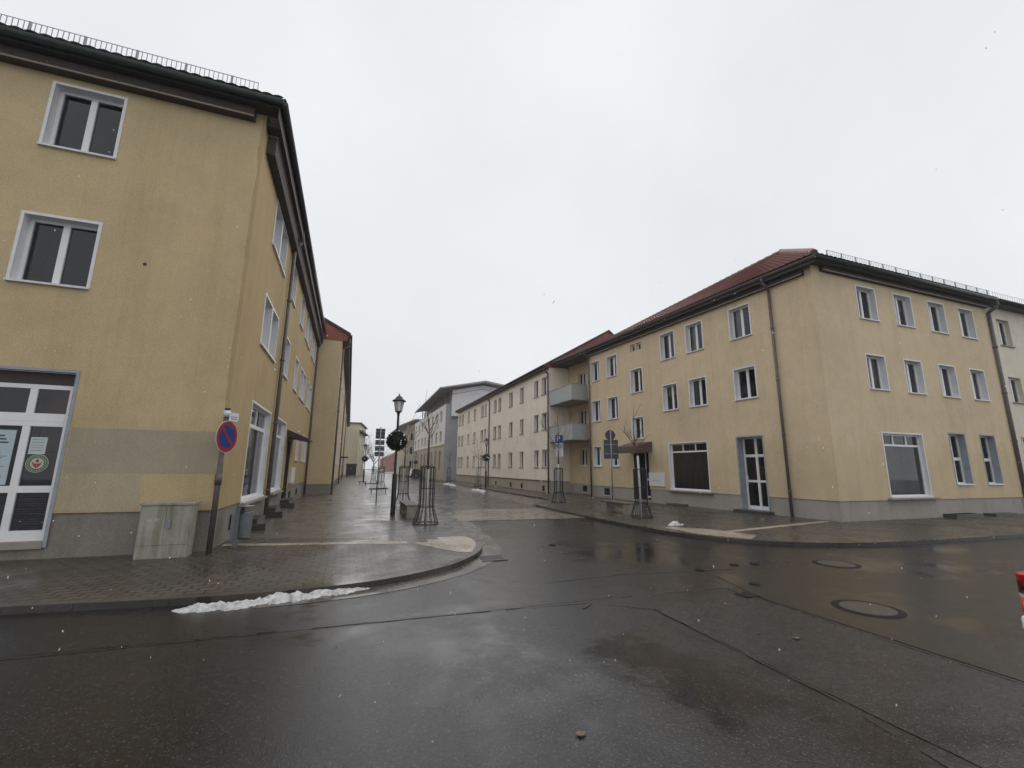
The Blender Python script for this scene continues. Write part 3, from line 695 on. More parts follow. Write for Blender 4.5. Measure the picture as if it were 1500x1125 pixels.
mb = MB('gutP'); mb.add([(-.56, y, z) for y, z in ((29.28, 10.02), (29.34, 10.02), (29.34, 10.2), (29.28, 10.2))] + [(-7.5, y, z + 3.6) for y, z in ((29.28, 10.02), (29.34, 10.02), (29.34, 10.2), (29.28, 10.2))], [(0, 1, 2, 3), (4, 7, 6, 5), (0, 4, 5, 1), (1, 5, 6, 2), (2, 6, 7, 3), (3, 7, 4, 0)]); mb.build('verge', B)
gutter(B, [(-.52, 29.3, 10.05), (-.52, 96, 10.05)], 'gutP', .09)
mb = MB('brown'); mb.box(-1.0, -.58, 29.45, 95, 9.62, 9.72); mb.box(-.62, -.58, 29.32, 95, 9.72, 10.1); mb.build('soffit', B)
for y in (29.75, 48.0, 69.0): downpipe(B, FBS, ub(y), 9.3, 0, .06, .09, .35, zg=10)
mb = MB('brown'); FBS.box(mb, ub(56), ub(58), 0, .8, 2.7, 2.85); mb.build('canopy', B)

# ------------------------------------------------------------------ far left: ivory house, container, plus trees
H = thing('apartment_building', 'far ivory house beyond the yellow row, with bracketed eaves', 'building', (-.3, 97, 0), 'distant houses')
FH = Facade(-9, 98.2, -7, 10.5); FHs = Facade(*FH.P(10.5, 0, 0)[:2], 83, 14)
for k, y in enumerate((2, 5.5, 9, 12)): 
    for z in (2, 5, 8): add_window(FHs, H, y, y + 1.1, z, z + 1.5, dep=.12)
mb = MB('plH'); FH.wall(mb, 0, 10.6); FHs.wall(mb, 0, 10.6); mb.build('wall', H)
mb = MB('roofFar'); FH.box(mb, -.3, 10.9, -14, .3, 10.6, 10.8); FHs.box(mb, 0, 14, 0, .7, 8.9, 9.2); mb.build('roof', H)
C0 = thing('waste_container', 'dark green waste container against the far end of the left pavement', 'container', (.5, 88, 0))
mb = MB('containr'); mb.box(-.5, 1.25, 87, 88.6, .15, 1.9); mb.box(-.55, 1.3, 86.95, 88.65, 1.9, 2.0); mb.build('body', C0)
mb = MB('containr'); mb.prism([(-.55, 86.9), (1.3, 86.9), (1.3, 88.6), (-.55, 88.6)], 2.0, 2.25); mb.build('lid', C0)
for x in (-.4, 1.1):
    mb = MB('rubber'); mb.tube((x, 87.1, 0), (x, 87.1, .15), .09, .09, 8); mb.build('wheel', C0)

# ------------------------------------------------------------------ building C: the beige corner house on the right
XC, YC = 15.63, 10.55
Cb = thing('apartment_building', 'warm beige three storey corner house on the right under a red tiled roof', 'building', (XC, YC, 0), 'plastered street houses')
ang = math.degrees(math.atan2(-.99567, .0929)); LS = 14.3
DX, DY = -.0929, .99567
FC = Facade(XC, YC, 0, 11.2)
FT = Facade(XC + DX * LS, YC + DY * LS, ang, LS); ut = lambda s: LS - s
uc = lambda x: x - XC
cs = [0, 3, 5, 0, 2, 0, 5, 2]
for k, (x0, x1) in enumerate(((18.05, 19.1), (20.3, 21.35), (22.52, 23.6), (24.68, 25.72))):
    add_window(FC, Cb, uc(x0), uc(x1), 7.48, 8.78, dep=.2, curtain=cs[k]); add_window(FC, Cb, uc(x0), uc(x1), 4.72, 6.02, dep=.2, curtain=cs[k + 4])
add_window(FC, Cb, uc(18.32), uc(20.62), .78, 3.06, kind='shop', dep=.12, name='shop_window')
for x0, x1 in ((22.38, 23.4), (24.5, 25.52)): add_window(FC, Cb, uc(x0), uc(x1), 1.22, 3.18, kind='transom', dep=.22, rev='greyrev')
def cwin(s0, s1, z0, z1, **k): return add_window(FT, Cb, ut(s1), ut(s0), z0, z1, **k)
for k, (s0, s1) in enumerate(((2.62, 3.58), (5.09, 6.04), (6.84, 7.76), (11.4, 12.32), (13.1, 13.95))):
    cwin(s0, s1, 7.27 if k < 3 else 7.2, 8.62 if k < 3 else 8.45, dep=.2, curtain=(5, 2, 0, 3, 0)[k]); cwin(s0, s1, 4.62, 5.9, dep=.2, curtain=(0, 2, 3, 0, 5)[k])
cwin(9.25, 10.17, 5.9, 7.2, dep=.2); cwin(9.33, 10.2, 3.32, 4.48, dep=.2)
for s in (9.25, 9.75): cwin(s, s + .38, 8.26, 8.68, kind='none', dep=.12, rev='plC', sill=None, name='attic_vent')
cwin(5.28, 7.55, .74, 2.93, kind='shop', dep=.12, name='shop_window')
dr = cwin(2.58, 3.72, .12, 3.02, kind='door', dep=.35, rev='greyrev', sill=None, name='shop_door')
cwin(13.1, 13.9, 1.85, 3.02, dep=.2, sill='sill'); cwin(11.45, 12.2, 1.85, 2.95, dep=.2)
FT.open.append((ut(10.2), ut(9.05), .1, 2.55))
mb = MB('brown', 'dark', 'pvc')
FT.box(mb, ut(10.2), ut(9.05), -.40, -.34, .1, 2.55, 1)
for a, b in ((10.2, 10.12), (9.13, 9.05), (9.66, 9.60)): FT.box(mb, ut(a), ut(b), -.339, -.30, .1, 2.55, 2 if a < 10 else 0)
for z in (.2, 1.1): FT.box(mb, ut(9.6), ut(9.13), -.339, -.31, z, z + .09, 2)
for u in (ut(10.2), ut(9.05)): mb.quad(FT.P(u, 0, .1), FT.P(u, -.34, .1), FT.P(u, -.34, 2.55), FT.P(u, 0, 2.55))
mb.quad(FT.P(ut(10.2), 0, 2.55), FT.P(ut(9.05), 0, 2.55), FT.P(ut(9.05), -.34, 2.55), FT.P(ut(10.2), -.34, 2.55))
mb.build('entrance_door', Cb)
# recessed balcony bay between C and the cream house
FR = Facade(14.95, 28.87, ang, 4.1)
for z0, z1, u0, u1, nm in ((3.6, 5.75, 1.3, 2.2, 'balcony_door'), (6.3, 8.4, 1.3, 2.2, 'balcony_door'), (1.9, 3.05, 1.35, 2.2, 'window')):
    add_window(FR, Cb, u0, u1, z0, z1, dep=.12, rev='plC', kind='plain', sill='sill' if nm == 'window' else None, name=nm)
mb = MB('plC'); FC.wall(mb, .67, 9.4); FT.wall(mb, .67, 9.35); FR.wall(mb, .67, 9.3)
a, b = FT.P(0, 0, 0), FT.P(0, -1.15, 0); mb.quad((a[0], a[1], .67), (b[0], b[1], .67), (b[0], b[1], 9.3), (a[0], a[1], 9.3)); mb.build('wall', Cb)
mb = MB('plinthC')
q1 = Facade(XC + .03, YC + .03, 0, 11.2); q1.open = [(o[0] - .03, o[1] - .03, o[2], o[3]) for o in FC.open if o[2] < .67]; q1.wall(mb, -.05, .67)
q2 = Facade(XC + DX * LS + .03, YC + DY * LS, ang, LS - .03); q2.open = [o for o in FT.open if o[2] < .67]; q2.wall(mb, -.05, .67)
q3 = Facade(14.98, 28.87, ang, 4.1); q3.wall(mb, -.05, .67)
mb.quad(FC.P(0, 0, .67), FC.P(11.2, 0, .67), q1.P(11.2, 0, .67), q1.P(0, 0, .67)); mb.quad(FT.P(0, 0, .67), FT.P(LS, 0, .67), q2.P(LS, 0, .67), q2.P(0, 0, .67)); mb.build('plinth', Cb)
for s in (12.6, 13.1): pass
for fa, u in ((FT, ut(12.95)), (FR, 1.6)):
    mb = MB('dark', 'sill'); fa.box(mb, u, u + .5, -.028, -.018, .16, .56); fa.box(mb, u - .03, u + .53, -.03, .01, .12, .158, 1); mb.build('basement_vent', Cb)
mb = MB('cornice', 'lip')
FC.box(mb, .45, 11.2, 0, .15, 9.05, 9.22); FC.box(mb, .45, 11.2, .15, .17, 9.05, 9.08, 1)
FT.box(mb, 0, LS - .25, 0, .15, 8.93, 9.12); FT.box(mb, 0, LS - .25, .15, .17, 8.93, 8.965, 1); mb.build('cornice', Cb)
mb = MB('brown'); FC.box(mb, -.28, 11.2, 0, .36, 9.24, 9.30); FT.box(mb, -4.1, LS, 0, .36, 9.14, 9.20)
FT.box(mb, -4.1, 0, -1.3, 0, 9.14, 9.20); mb.build('soffit', Cb)
mb = MB('gutG', 'brown'); FC.box(mb, -.37, 11.2, .36, .38, 9.22, 9.47); FT.box(mb, -4.1, LS + .36, .36, .38, 9.12, 9.47, 1); mb.build('fascia', Cb)
gutter(Cb, [FC.P(-.46, .45, 9.36), FC.P(11.2, .45, 9.36)], 'gutG', .08)
gutter(Cb, [FT.P(LS + .46, .45, 9.33), FT.P(-4.1, .45, 9.33)], 'pipe', .075)
e0 = Vector(FT.P(LS + .46, .47, 9.36)); e1 = Vector(FT.P(-4.1, .47, 9.28)); rz = 12.05
h0 = Vector((18.95, 14.1, rz)); h1 = Vector((18.6, 28.78, rz - .28))
e2 = Vector(FC.P(11.2, .47, 9.36)); h2 = Vector(FC.P(11.2, -3.6, rz))
mb = MB('tile', 'brown'); tiled_slope(mb, e0, e1, h0, h1); tiled_slope(mb, e0, e2, h0, h2); dz = Vector((0, 0, -.02))
mb.quad(e0 + dz, e1 + dz, h1 + dz, h0 + dz, 1); mb.quad(e0 + dz, e2 + dz, h2 + dz, h0 + dz, 1)
for i in range(14):                                        # ridge and hip caps
    t0, t1 = i / 14, (i + 1) / 14; mb.tube(e0.lerp(h0, t0) + Vector((0, 0, .06)), e0.lerp(h0, t1) + Vector((0, 0, .10)), .11, .12, 8)
for i in range(36): mb.tube(h0.lerp(h1, i / 36) + Vector((0, 0, .05)), h0.lerp(h1, (i + 1) / 36) + Vector((0, 0, .08)), .11, .12, 8)
mb.build('roof', Cb)
mb = MB('zinc'); z = 9.52; yy = YC - .30
mb.box(16.2, 26.8, yy - .004, yy + .004, z + .27, z + .285); mb.box(16.2, 26.8, yy - .004, yy + .004, z + .02, z + .032)
x = 16.2; i = 0
while x < 26.8:
    mb.box(x - .005, x + .005, yy - .004, yy + .004, z - .03, z + .28)
    if i % 8 == 0: mb.box(x - .014, x + .014, yy - .01, yy + .03, z - .1, z + .285)
    x += .1; i += 1
mb.build('snow_guard', Cb)
downpipe(Cb, FT, ut(1.63), 8.95, 0, .055, .10, .34, zg=9.3)
downpipe(Cb, FT, ut(14.1), 8.95, 0, .055, .10, .34, zg=9.3)
mb = MB('canopy')   # canopy slab with a side fin over the entrance
mb.add([FT.P(u, d, z) for u in (ut(10.45), ut(8.75)) for d, z in ((0, 3.12), (0, 2.66), (1.05, 2.50), (1.05, 2.86))], [(0, 1, 2, 3), (7, 6, 5, 4), (0, 3, 7, 4), (1, 5, 6, 2), (2, 6, 7, 3), (0, 4, 5, 1)])
mb.build('canopy', Cb)
mb = MB('mail', 'ink'); FT.box(mb, ut(9.02), ut(7.95), 0, .07, .84, 1.52); FT.box(mb, ut(8.75), ut(8.2), .07, .072, 1.10, 1.115, 1); FT.box(mb, ut(9.0), ut(7.97), .07, .0715, 1.16, 1.164, 1); mb.build('letterbox', Cb)
mb = MB('sillst'); FT.box(mb, ut(7.7), ut(5.1), -.02, .13, .645, .70); FC.box(mb, uc(18.1), uc(20.9), -.02, .13, .69, .745); mb.build('stone_sill', Cb)
mb = MB('step'); FT.box(mb, ut(3.85), ut(2.4), -.03, .42, -.02, .115); mb.build('doorstep', Cb)
mb = MB('step'); FT.box(mb, ut(7.6), ut(6.6), -.03, .35, -.02, .08); mb.build('light_well', Cb)
mb = MB('step', 'dark'); FC.box(mb, uc(21.2), uc(22.8), -.03, .38, -.02, .13); FC.box(mb, uc(21.3), uc(22.7), .05, .30, .13, .135, 1); mb.build('light_well', Cb)
mb = MB('step'); FC.box(mb, uc(23.8), uc(25.3), -.03, .35, -.02, .09); mb.build('light_well', Cb)
mb = MB('pvc'); u = ut(3.6); mb.tube(FT.P(u, -.33, 1.15), FT.P(u, -.25, 1.15), .012, None, 8); mb.tube(FT.P(u, -.27, .95), FT.P(u, -.27, 1.35), .016, None, 8)
hd = mb.build('handle', Cb); 
hd.parent = dr; hd.matrix_parent_inverse = Matrix.Identity(4)
bpy.data.objects.remove(hd)
mb = MB('pvc'); mb.tube((-.46, .33, .95), (-.46, .33, 1.35), .016, None, 8); mb.tube((-.46, .35, 1.0), (-.46, .33, 1.0), .012, None, 6); mb.tube((-.46, .35, 1.3), (-.46, .33, 1.3), .012, None, 6); link(mb.mesh('handle'), 'handle', dr)
for zb, zt in ((3.5, 4.58), (6.12, 7.2)):
    mb = MB('bal', 'lip', 'zinc')
    mb.box(13.42, 15.1, 25.4, 28.85, zb, zb + .14, 1)
    mb.box(13.36, 13.42, 25.34, 28.85, zb + .03, zt); mb.box(13.42, 14.55, 25.34, 25.40, zb + .03, zt)
    mb.box(13.33, 13.45, 25.31, 28.85, zt, zt + .03, 2); mb.box(13.45, 14.5, 25.31, 25.43, zt, zt + .03, 2)
    mb.build('balcony', Cb)

# ------------------------------------------------------------------ building D: the paler house continuing the front to the right
D = thing('apartment_building', 'pale plastered house adjoining the beige corner house at the right edge', 'building', (26.86, YC, 0), 'plastered street houses')
FD = Facade(26.86, YC + .04, 0, 18)
for x0 in (.85, 3.2, 5.6, 8): 
    for z0, z1 in ((7.44, 8.7), (4.78, 5.94), (1.9, 3.22)): add_window(FD, D, x0, x0 + 1.02, z0, z1, dep=.16, rev='plD', kind='plain', sill='sillst')
mb = MB('plD'); FD.wall(mb, .67, 9.4); mb.build('wall', D)
mb = MB('plinthC'); Facade(26.86, YC + .08, 0, 18).wall(mb, -.05, .67); mb.build('plinth', D)
mb = MB('brown'); FD.box(mb, .01, 18, 0, .36, 9.24, 9.30); mb.build('soffit', D)
mb = MB('gutG'); FD.box(mb, .01, 18, .36, .38, 9.22, 9.45); mb.build('fascia', D)
gutter(D, [FD.P(0.01, .47, 9.36), FD.P(18, .47, 9.36)], 'gutG', .08)
mb = MB('tile'); tiled_slope(mb, FD.P(0, .47, 9.36), FD.P(18, .47, 9.36), FD.P(0, -4.6, 12.4), FD.P(18, -4.6, 12.4)); mb.build('roof', D)
downpipe(D, FD, .06, 8.95, 0, .075, .10, .34, zg=9.3)
mb = MB('zinc'); mb.box(26.9, 44, yy - .004, yy + .004, z + .25, z + .262)
for k in range(40): mb.box(27 + k * .2 - .006, 27 + k * .2 + .006, yy - .004, yy + .004, z - .03, z + .25)
mb.build('snow_guard', D)

# ------------------------------------------------------------------ building E: the cream row beyond the balconies
Eb = thing('apartment_building', 'long cream house beyond the grey balconies, with brick red gable strip', 'building', (13.4, 28.87, 0), 'plastered street houses')
FE = Facade(13.4, 58.3, -90, 58.3 - 28.87); ue = lambda y: 58.3 - y
for i, (y0, y1) in enumerate(((29.3, 30.3), (30.86, 31.8), (34.03, 34.93), (36.7, 37.68), (40.0, 40.9), (41.45, 42.4), (44.85, 45.6), (46.05, 47.0), (49.22, 50.1), (52.0, 52.95), (55.1, 56.15), (56.7, 57.75))):
    for z0, z1 in ((1.76, 3.04), (4.5, 5.76), (7.17, 8.46)):
        add_window(FE, Eb, ue(y1), ue(y0), z0, z1, dep=.18, rev='plE', kind='double', sill='sillst', curtain=random.choice((0, 0, 4, 2, 1)) if z0 < 7 else 0)
mb = MB('plE'); FE.wall(mb, .82, 9.25); fe2 = Facade(13.4, 28.87, 0, 9); fe2.wall(mb, .82, 9.25); mb.build('wall', Eb)
mb = MB('plinthE'); Facade(13.44, 58.3, -90, 58.3 - 28.9).wall(mb, -.05, .80); Facade(13.44, 28.9, 0, 9).wall(mb, -.05, .80); mb.build('plinth', Eb)
mb = MB('gutP'); FE.box(mb, 0, ue(28.87), -.03, .02, .79, .83); mb.build('drip_strip', Eb)
mb = MB('tileclad'); mb.add([(x, y, zz) for y in (28.80, 28.86) for x, zz in ((13.1, 9.05), (19.5, 9.05), (19.5, 12.0), (18.55, 12.44), (13.1, 9.24))], [(0, 1, 2, 3, 4), (9, 8, 7, 6, 5), (0, 5, 6, 1), (1, 6, 7, 2), (2, 7, 8, 3), (3, 8, 9, 4), (4, 9, 5, 0)]); mb.build('gable_cladding', Eb)
mb = MB('tile'); tiled_slope(mb, (13.02, 28.8, 9.22), (13.02, 58.4, 9.22), (18.55, 28.8, 12.42), (18.55, 58.4, 12.42), tw=.3, th=.5); tiled_slope(mb, (24, 28.8, 9.22), (24, 58.4, 9.22), (18.55, 28.8, 12.42), (18.55, 58.4, 12.42), tw=.5, th=.8); mb.build('roof', Eb)
mb = MB('brown'); mb.add([(x, y, zz + d) for d in (0, .16) for y in (28.72, 28.80) for x, zz in ((13.0, 9.12), (18.55, 12.38), (19.0, 12.04))], [(0, 1, 4, 3), (6, 7, 10, 9), (0, 1, 7, 6), (3, 4, 10, 9), (1, 2, 5, 4), (7, 8, 11, 10), (1, 2, 8, 7), (4, 5, 11, 10), (0, 3, 9, 6), (2, 5, 11, 8)]); mb.build('verge', Eb)
mb = MB('brown'); FE.box(mb, 0, ue(28.9), 0, .34, 9.0, 9.06); FE.box(mb, 0, ue(28.9), .34, .36, 8.98, 9.22); mb.build('soffit', Eb)
gutter(Eb, [FE.P(0, .42, 9.18), FE.P(ue(28.8), .42, 9.18)], 'gutP', .08)
downpipe(Eb, FE, ue(43.65), 8.7, 0, .06, .08, .3, zg=9.1); downpipe(Eb, FE, ue(29.0), 8.7, 0, .06, .08, .3, zg=9.1)
for y in (29.9, 34.3, 36.95, 41.2, 44.5):
    mb = MB('dark'); FE.box(mb, ue(y + .4), ue(y), -.04, -.03, .08, .46); mb.build('basement_vent', Eb)

# ------------------------------------------------------------------ building F: the modern block with a flying roof
Fb = thing('modern_block', 'white modern block with a big flying roof past the cream house', 'building', (12.5, 62.4, 0), 'distant houses')
FF = Facade(12.5, 95, -90, 32.6); uf = lambda y: 95 - y; FFe = Facade(12.5, 62.4, 0, 14)
for y in (64.9, 68.4, 72.2, 75.8, 79.3, 83.0, 87.3, 91.6):
    add_window(FF, Fb, uf(y + 1.35), uf(y), 1.35, 4.15, dep=.2, rev='plFb', kind='double', sill=None)
    add_window(FF, Fb, uf(y + 1.5), uf(y), 5.4, 7.05, dep=.18, rev='plF', kind='double', sill=None)
    add_window(FF, Fb, uf(y + 1.5), uf(y), 8.35, 10.05, dep=.18, rev='plF', kind='double', sill=None)
mb = MB('plF', 'plFb', 'slate'); FF.wall(mb, 5.0, 10.75); FF.wall(mb, 0, 4.9, mi=1); FF.box(mb, 0, 32.6, -.02, .08, 4.9, 5.0, 1); FFe.wall(mb, 0, 10.75, 0, 14, 2); mb.build('wall', Fb)
mb = MB('slate', 'glass'); mb.box(14.2, 26, 63, 94, 10.75, 13.2); mb.box(12.5, 12.6, 62.5, 95, 10.75, 10.8)
for k in range(9): mb.box(13.3, 13.45, 63.3 + k * 3.4, 63.45 + k * 3.4, 10.75, 12.9)
mb.build('penthouse', Fb)
mb = MB('soffit', 'metalroof')
pr = [(11.1, 12.62), (11.1, 12.78), (17.8, 14.25), (22.5, 13.6), (22.5, 13.4), (17.8, 14.0)]
mb.add([(x, 60.4, zz) for x, zz in pr] + [(x + .6, 90.5, zz) for x, zz in pr], [(0, 1, 2, 5), (5, 2, 3, 4), (6, 7, 8, 11), (11, 8, 9, 10), (0, 5, 11, 6), (5, 4, 10, 11)], 0)
mb.add([(x, 60.4, zz) for x, zz in pr] + [(x + .6, 90.5, zz) for x, zz in pr], [(1, 2, 8, 7), (2, 3, 9, 8), (0, 1, 7, 6), (3, 4, 10, 9)], 1); mb.build('roof', Fb)
mb = MB('metalroof', 'slate'); mb.add([(x, y, zz) for y in (61.9, 62.36) for x, zz in ((13.3, 9), (22.5, 9), (22.5, 13.3), (17.8, 13.8), (13.3, 12.75))], [(0, 1, 2, 3, 4), (9, 8, 7, 6, 5), (4, 3, 8, 9), (0, 4, 9, 5)])
mb.add([(x, 61.88, zz) for x, zz in ((13.25, 12.2), (17.8, 13.25), (22.5, 12.75), (22.5, 12.68), (17.8, 13.17), (13.25, 12.1))], [(0, 1, 4, 5), (1, 2, 3, 4)], 1); mb.build('end_panel', Fb)

# ------------------------------------------------------------------ G and the red house far off
G = thing('modern_block', 'brown flat roofed block far down the street past the white modern block', 'building', (12, 104, 0), 'distant houses')
FG = Facade(12.0, 104, 0, 14); FGs = Facade(12, 128, -90, 24)
for x in (.8, 3.2): 
    for zz in (1.5, 4.6, 7.8): add_window(FG, G, x, x + 1.3, zz, zz + 1.7, dep=.15, rev='plG', kind='double', sill=None)
mb = MB('plG', 'plFb'); FG.wall(mb, 0, 11.4, 1.6, 14); FG.wall(mb, 0, 11.4, 0, 1.6, 1); FGs.wall(mb, 0, 11.4, mi=1); mb.build('wall', G)
mb = MB('soffit'); mb.add([(x, y, zz) for y in (102.5, 128) for x, zz in ((10.2, 11.0), (10.2, 11.15), (13.4, 12.7), (26, 12.7), (26, 12.4), (13.4, 12.4))], [(0, 1, 2, 5), (5, 2, 3, 4), (6, 11, 8, 7), (11, 10, 9, 8), (0, 6, 7, 1), (1, 7, 8, 2), (2, 8, 9, 3), (0, 5, 11, 6), (5, 4, 10, 11)]); mb.build('roof', G)
Rb = thing('brick_house', 'hazy red brick house closing the street at its far end', 'building', (14, 200, 0), 'distant houses')
FRb = Facade(14, 200, 4, 16)
for x in (1.5, 5, 8.5): add_window(FRb, Rb, x, x + 1.3, 2.2, 3.8, dep=.1, rev='brick', kind='double', sill=None)
mb = MB('brick'); FRb.wall(mb, 0, 5.4); mb.poly([FRb.P(0, 0, 5.4), FRb.P(16, 0, 5.4), FRb.P(8, 0, 9.4)]); FRb.box(mb, 0, 16, -14, -.01, 0, 5.4); mb.build('wall', Rb)
mb = MB('roofFar'); mb.add([FRb.P(u, d, zz) for d in (.3, -14) for u, zz in ((-.4, 5.2), (8, 9.6), (16.4, 5.2), (8, 9.35))], [(0, 1, 5, 4), (1, 2, 6, 5), (0, 3, 7, 4), (3, 2, 6, 7), (0, 1, 3), (1, 2, 3)]); mb.build('roof', Rb)

# ------------------------------------------------------------------ street furniture
def lamp(x, y, label):
    t = thing('street_lamp', label, 'street lamp', (x, y, 0), 'lantern street lamps')
    mb = MB('iron'); mb.lathe((x, y, 0), [(.085, 0), (.085, 1.36), (.07, 1.42), (.045, 1.46), (.042, 3.5), (.05, 3.6), (.095, 3.68), (0, 3.68)], 14); mb.build('post', t)
    mb = MB('lampglass'); mb.lathe((x, y, 0), [(0.0, 3.69), (.11, 3.69), (.175, 4.06), (0, 4.06)], 6, smooth=False); mb.build('lamp_glass', t)
    mb = MB('iron')
    for i in range(6):
        a = 2 * pi * i / 6; mb.tube((x + .113 * cos(a), y + .113 * sin(a), 3.68), (x + .18 * cos(a), y + .18 * sin(a), 4.07), .011, None, 5)
    mb.ring((x, y, 3.69), .115, .014, 12, 5); mb.build('lamp_cage', t)
    mb = MB('iron'); mb.lathe((x, y, 0), [(.0, 4.07), (.255, 4.07), (.245, 4.10), (.15, 4.16), (.12, 4.22), (.06, 4.27), (.025, 4.29), (.03, 4.33), (0, 4.37)], 16); mb.build('lamp_cap', t)
    return t
def wreath(x, y, zc, rad, label):
    t = thing('wreath_ball', label, 'decoration', (x, y, zc), 'fir balls hung on the lamps')
    rg = random.Random(int(x * 100 + y)); mb = MB('leafw'); n = 1400 if y < 30 else 250
    for i in range(n):
        d = Vector((rg.gauss(0, 1), rg.gauss(0, 1), rg.gauss(0, 1))).normalized(); d.z *= .93
        p = Vector((x, y, zc)) + d * rad * rg.uniform(.84, .97); q = p + (d + Vector((rg.uniform(-.7, .7), rg.uniform(-.7, .7), rg.uniform(-.7, .7)))) * rad * .16
        s = (q - p).cross(Vector((rg.uniform(-1, 1), rg.uniform(-1, 1), 1))).normalized() * rad * .07
        mb.add([p - s, p + s, q], [(0, 1, 2)])
    mb.lathe((x, y, zc), [(rad * .9 * sin(a), -rad * .88 * cos(a)) for a in [pi * k / 10 for k in range(11)]], 16)
    mb.build('foliage', t)
    for k in range(14 if y < 30 else 6):
        d = Vector((rg.gauss(0, 1), rg.gauss(0, 1) - .5, rg.gauss(0, 1))).normalized() * rad
        mb = MB('bulb'); r = .028 if y < 30 else .035
        mb.lathe((x + d.x, y + d.y, zc + d.z), [(r * sin(a), -r * cos(a)) for a in [pi * i / 6 for i in range(7)]], 8); mb.build('bulb', t)
for k, (x, y, w, v) in enumerate(((1.57, 16.66, 'nearest on the left pavement beside the wooden bench', 'on the nearest lamp by the left bench'),
    (1.62, 53.5, 'further down the left pavement past the sign boards', 'on the lamp far down the left pavement'), (11.4, 38.0, 'in front of the cream house on the right', 'on the lamp before the cream house'),
    (11.0, 80, 'far right in front of the white modern block', 'on the lamp before the white modern block'), (10.4, 112, 'farthest, beside the brown flat roofed block', 'on the farthest lamp by the brown block'))):
    lamp(x, y, 'black lantern street lamp, ' + w); wreath(x, y, 2.60, .36, 'dark fir ball with pale bulbs ' + v)

def tree_guard(x, y, label, h=1.67, bars=12):
    t = thing('tree_guard', label, 'tree guard', (x, y, 0), 'iron guards round the young trees')
    mb = MB('iron')
    for i in range(bars):
        a = 2 * pi * i / bars; f = lambda r, z: (x + r * cos(a), y + r * sin(a), z)
        mb.path([f(.38, .02), f(.35, .10), f(.24, .44), f(.225, .6), f(.225, h)], .011, 5)
    mb.build('bars', t)
    for r, z, q in ((.38, .02, .016), (.235, .5, .012), (.225, h * .62, .010), (.225, h, .018)):
        mb = MB('iron'); mb.ring((x, y, z), r, q, 22, 5); mb.build('ring', t)
    mb = MB('iron')
    for i in range(4):
        a = pi * i / 2; mb.path([(x + .225 * cos(a), y + .225 * sin(a), h), (x + .12 * cos(a), y + .12 * sin(a), h + .06), (x + .03 * cos(a), y + .03 * sin(a), h + .02)], .012, 5)
    mb.build('tie_bracket', t)
def branch(mb, p, d, L, r, depth, rg, mi=0, n=5):
    segs = 4; q = Vector(p); pts = [q.copy()]
    for i in range(segs):
        d = (d + Vector((rg.uniform(-.16, .16), rg.uniform(-.16, .16), rg.uniform(-.02, .14)))).normalized(); q = q + d * L / segs; pts.append(q.copy())
    mb.path(pts, [r * (1 - .17 * i) for i in range(segs + 1)], n, mi)
    if depth:
        for k in range(rg.randint(2, 4)):
            i = rg.randint(1, segs); a = rg.uniform(0, 2 * pi)
            nd = (d + Vector((cos(a), sin(a), rg.uniform(-.1, .5))) * rg.uniform(.5, .95)).normalized()
            branch(mb, pts[i], nd, L * rg.uniform(.45, .7), r * .5, depth - 1, rg, mi, 4)
def sapling(x, y, label, fork, top, lean=0.0, white=1.9, seed=3, spread=.55):
    t = thing('young_tree', label, 'tree', (x, y, 0), 'bare young trees along the street')
    rg = random.Random(seed)
    mb = MB('bark', 'barkw')
    mb.path([(x + lean * k, y, zz) for k, zz in ((0, -.02), (.4, white))], [.042, .036], 8, 1); mb.path([(x + lean * .4, y, white), (x + lean, y, fork)], [.035, .030], 8, 0); mb.build('trunk', t)
    mb = MB('bark'); c = Vector((x + lean, y, fork))
    branch(mb, c, Vector((0, 0, 1)), top - fork, .016, 1, rg)
    for k in range(6):
        a = 2 * pi * k / 6 + rg.uniform(-.3, .3)
        branch(mb, c + Vector((0, 0, .06 * k)), Vector((cos(a) * spread, sin(a) * spread, .55)).normalized(), (top - fork) * rg.uniform(.42, .62), .012, 2, rg)
    mb.build('crown', t)
tree_guard(2.27, 13.75, 'black iron tree guard beside the bench end, nearest on the left pavement', bars=14)
tree_guard(2.36, 20.7, 'black iron tree guard just behind the left wooden bench, snow at its foot')
tree_guard(2.5, 37.5, 'black iron tree guard far along the left pavement, behind the sign boards')
tree_guard(2.4, 47.5, 'small black iron tree guard farthest along the left pavement')
tree_guard(9.83, 13.55, 'black iron tree guard in front of the beige house entrance')
tree_guard(10.03, 20.6, 'black iron tree guard below the blue parking sign')
tree_guard(11.2, 39.8, 'black iron tree guard in front of the cream house beside the lamp')
tree_guard(11.6, 54.5, 'black iron tree guard at the far end of the cream house')
sapling(2.27, 13.75, 'bare young tree with a forked crown in the nearest left guard', 2.5, 3.55, 0, 1.6, 44, .42)
sapling(2.36, 20.7, 'bare young tree in the guard behind the left wooden bench', 2.2, 4.0, 0, 1.6, 9)
sapling(2.5, 37.5, 'bare thin tree in the guard behind the sign boards', 2.2, 3.6, 0, 1.5, 15)
sapling(9.83, 13.55, 'leaning bare young tree with whitewashed trunk before the beige house entrance', 2.35, 3.5, -.14, 2.15, 21, .55)
sapling(10.03, 20.6, 'bare young tree with a thin leader beside the blue parking sign', 2.6, 4.7, 0, 1.9, 27)
sapling(11.2, 39.8, 'bare young tree before the cream house beside the lamp', 2.3, 4.2, 0, 1.7, 31)
sapling(11.6, 54.5, 'bare young tree at the far end of the cream house', 2.3, 4.0, 0, 1.7, 35)
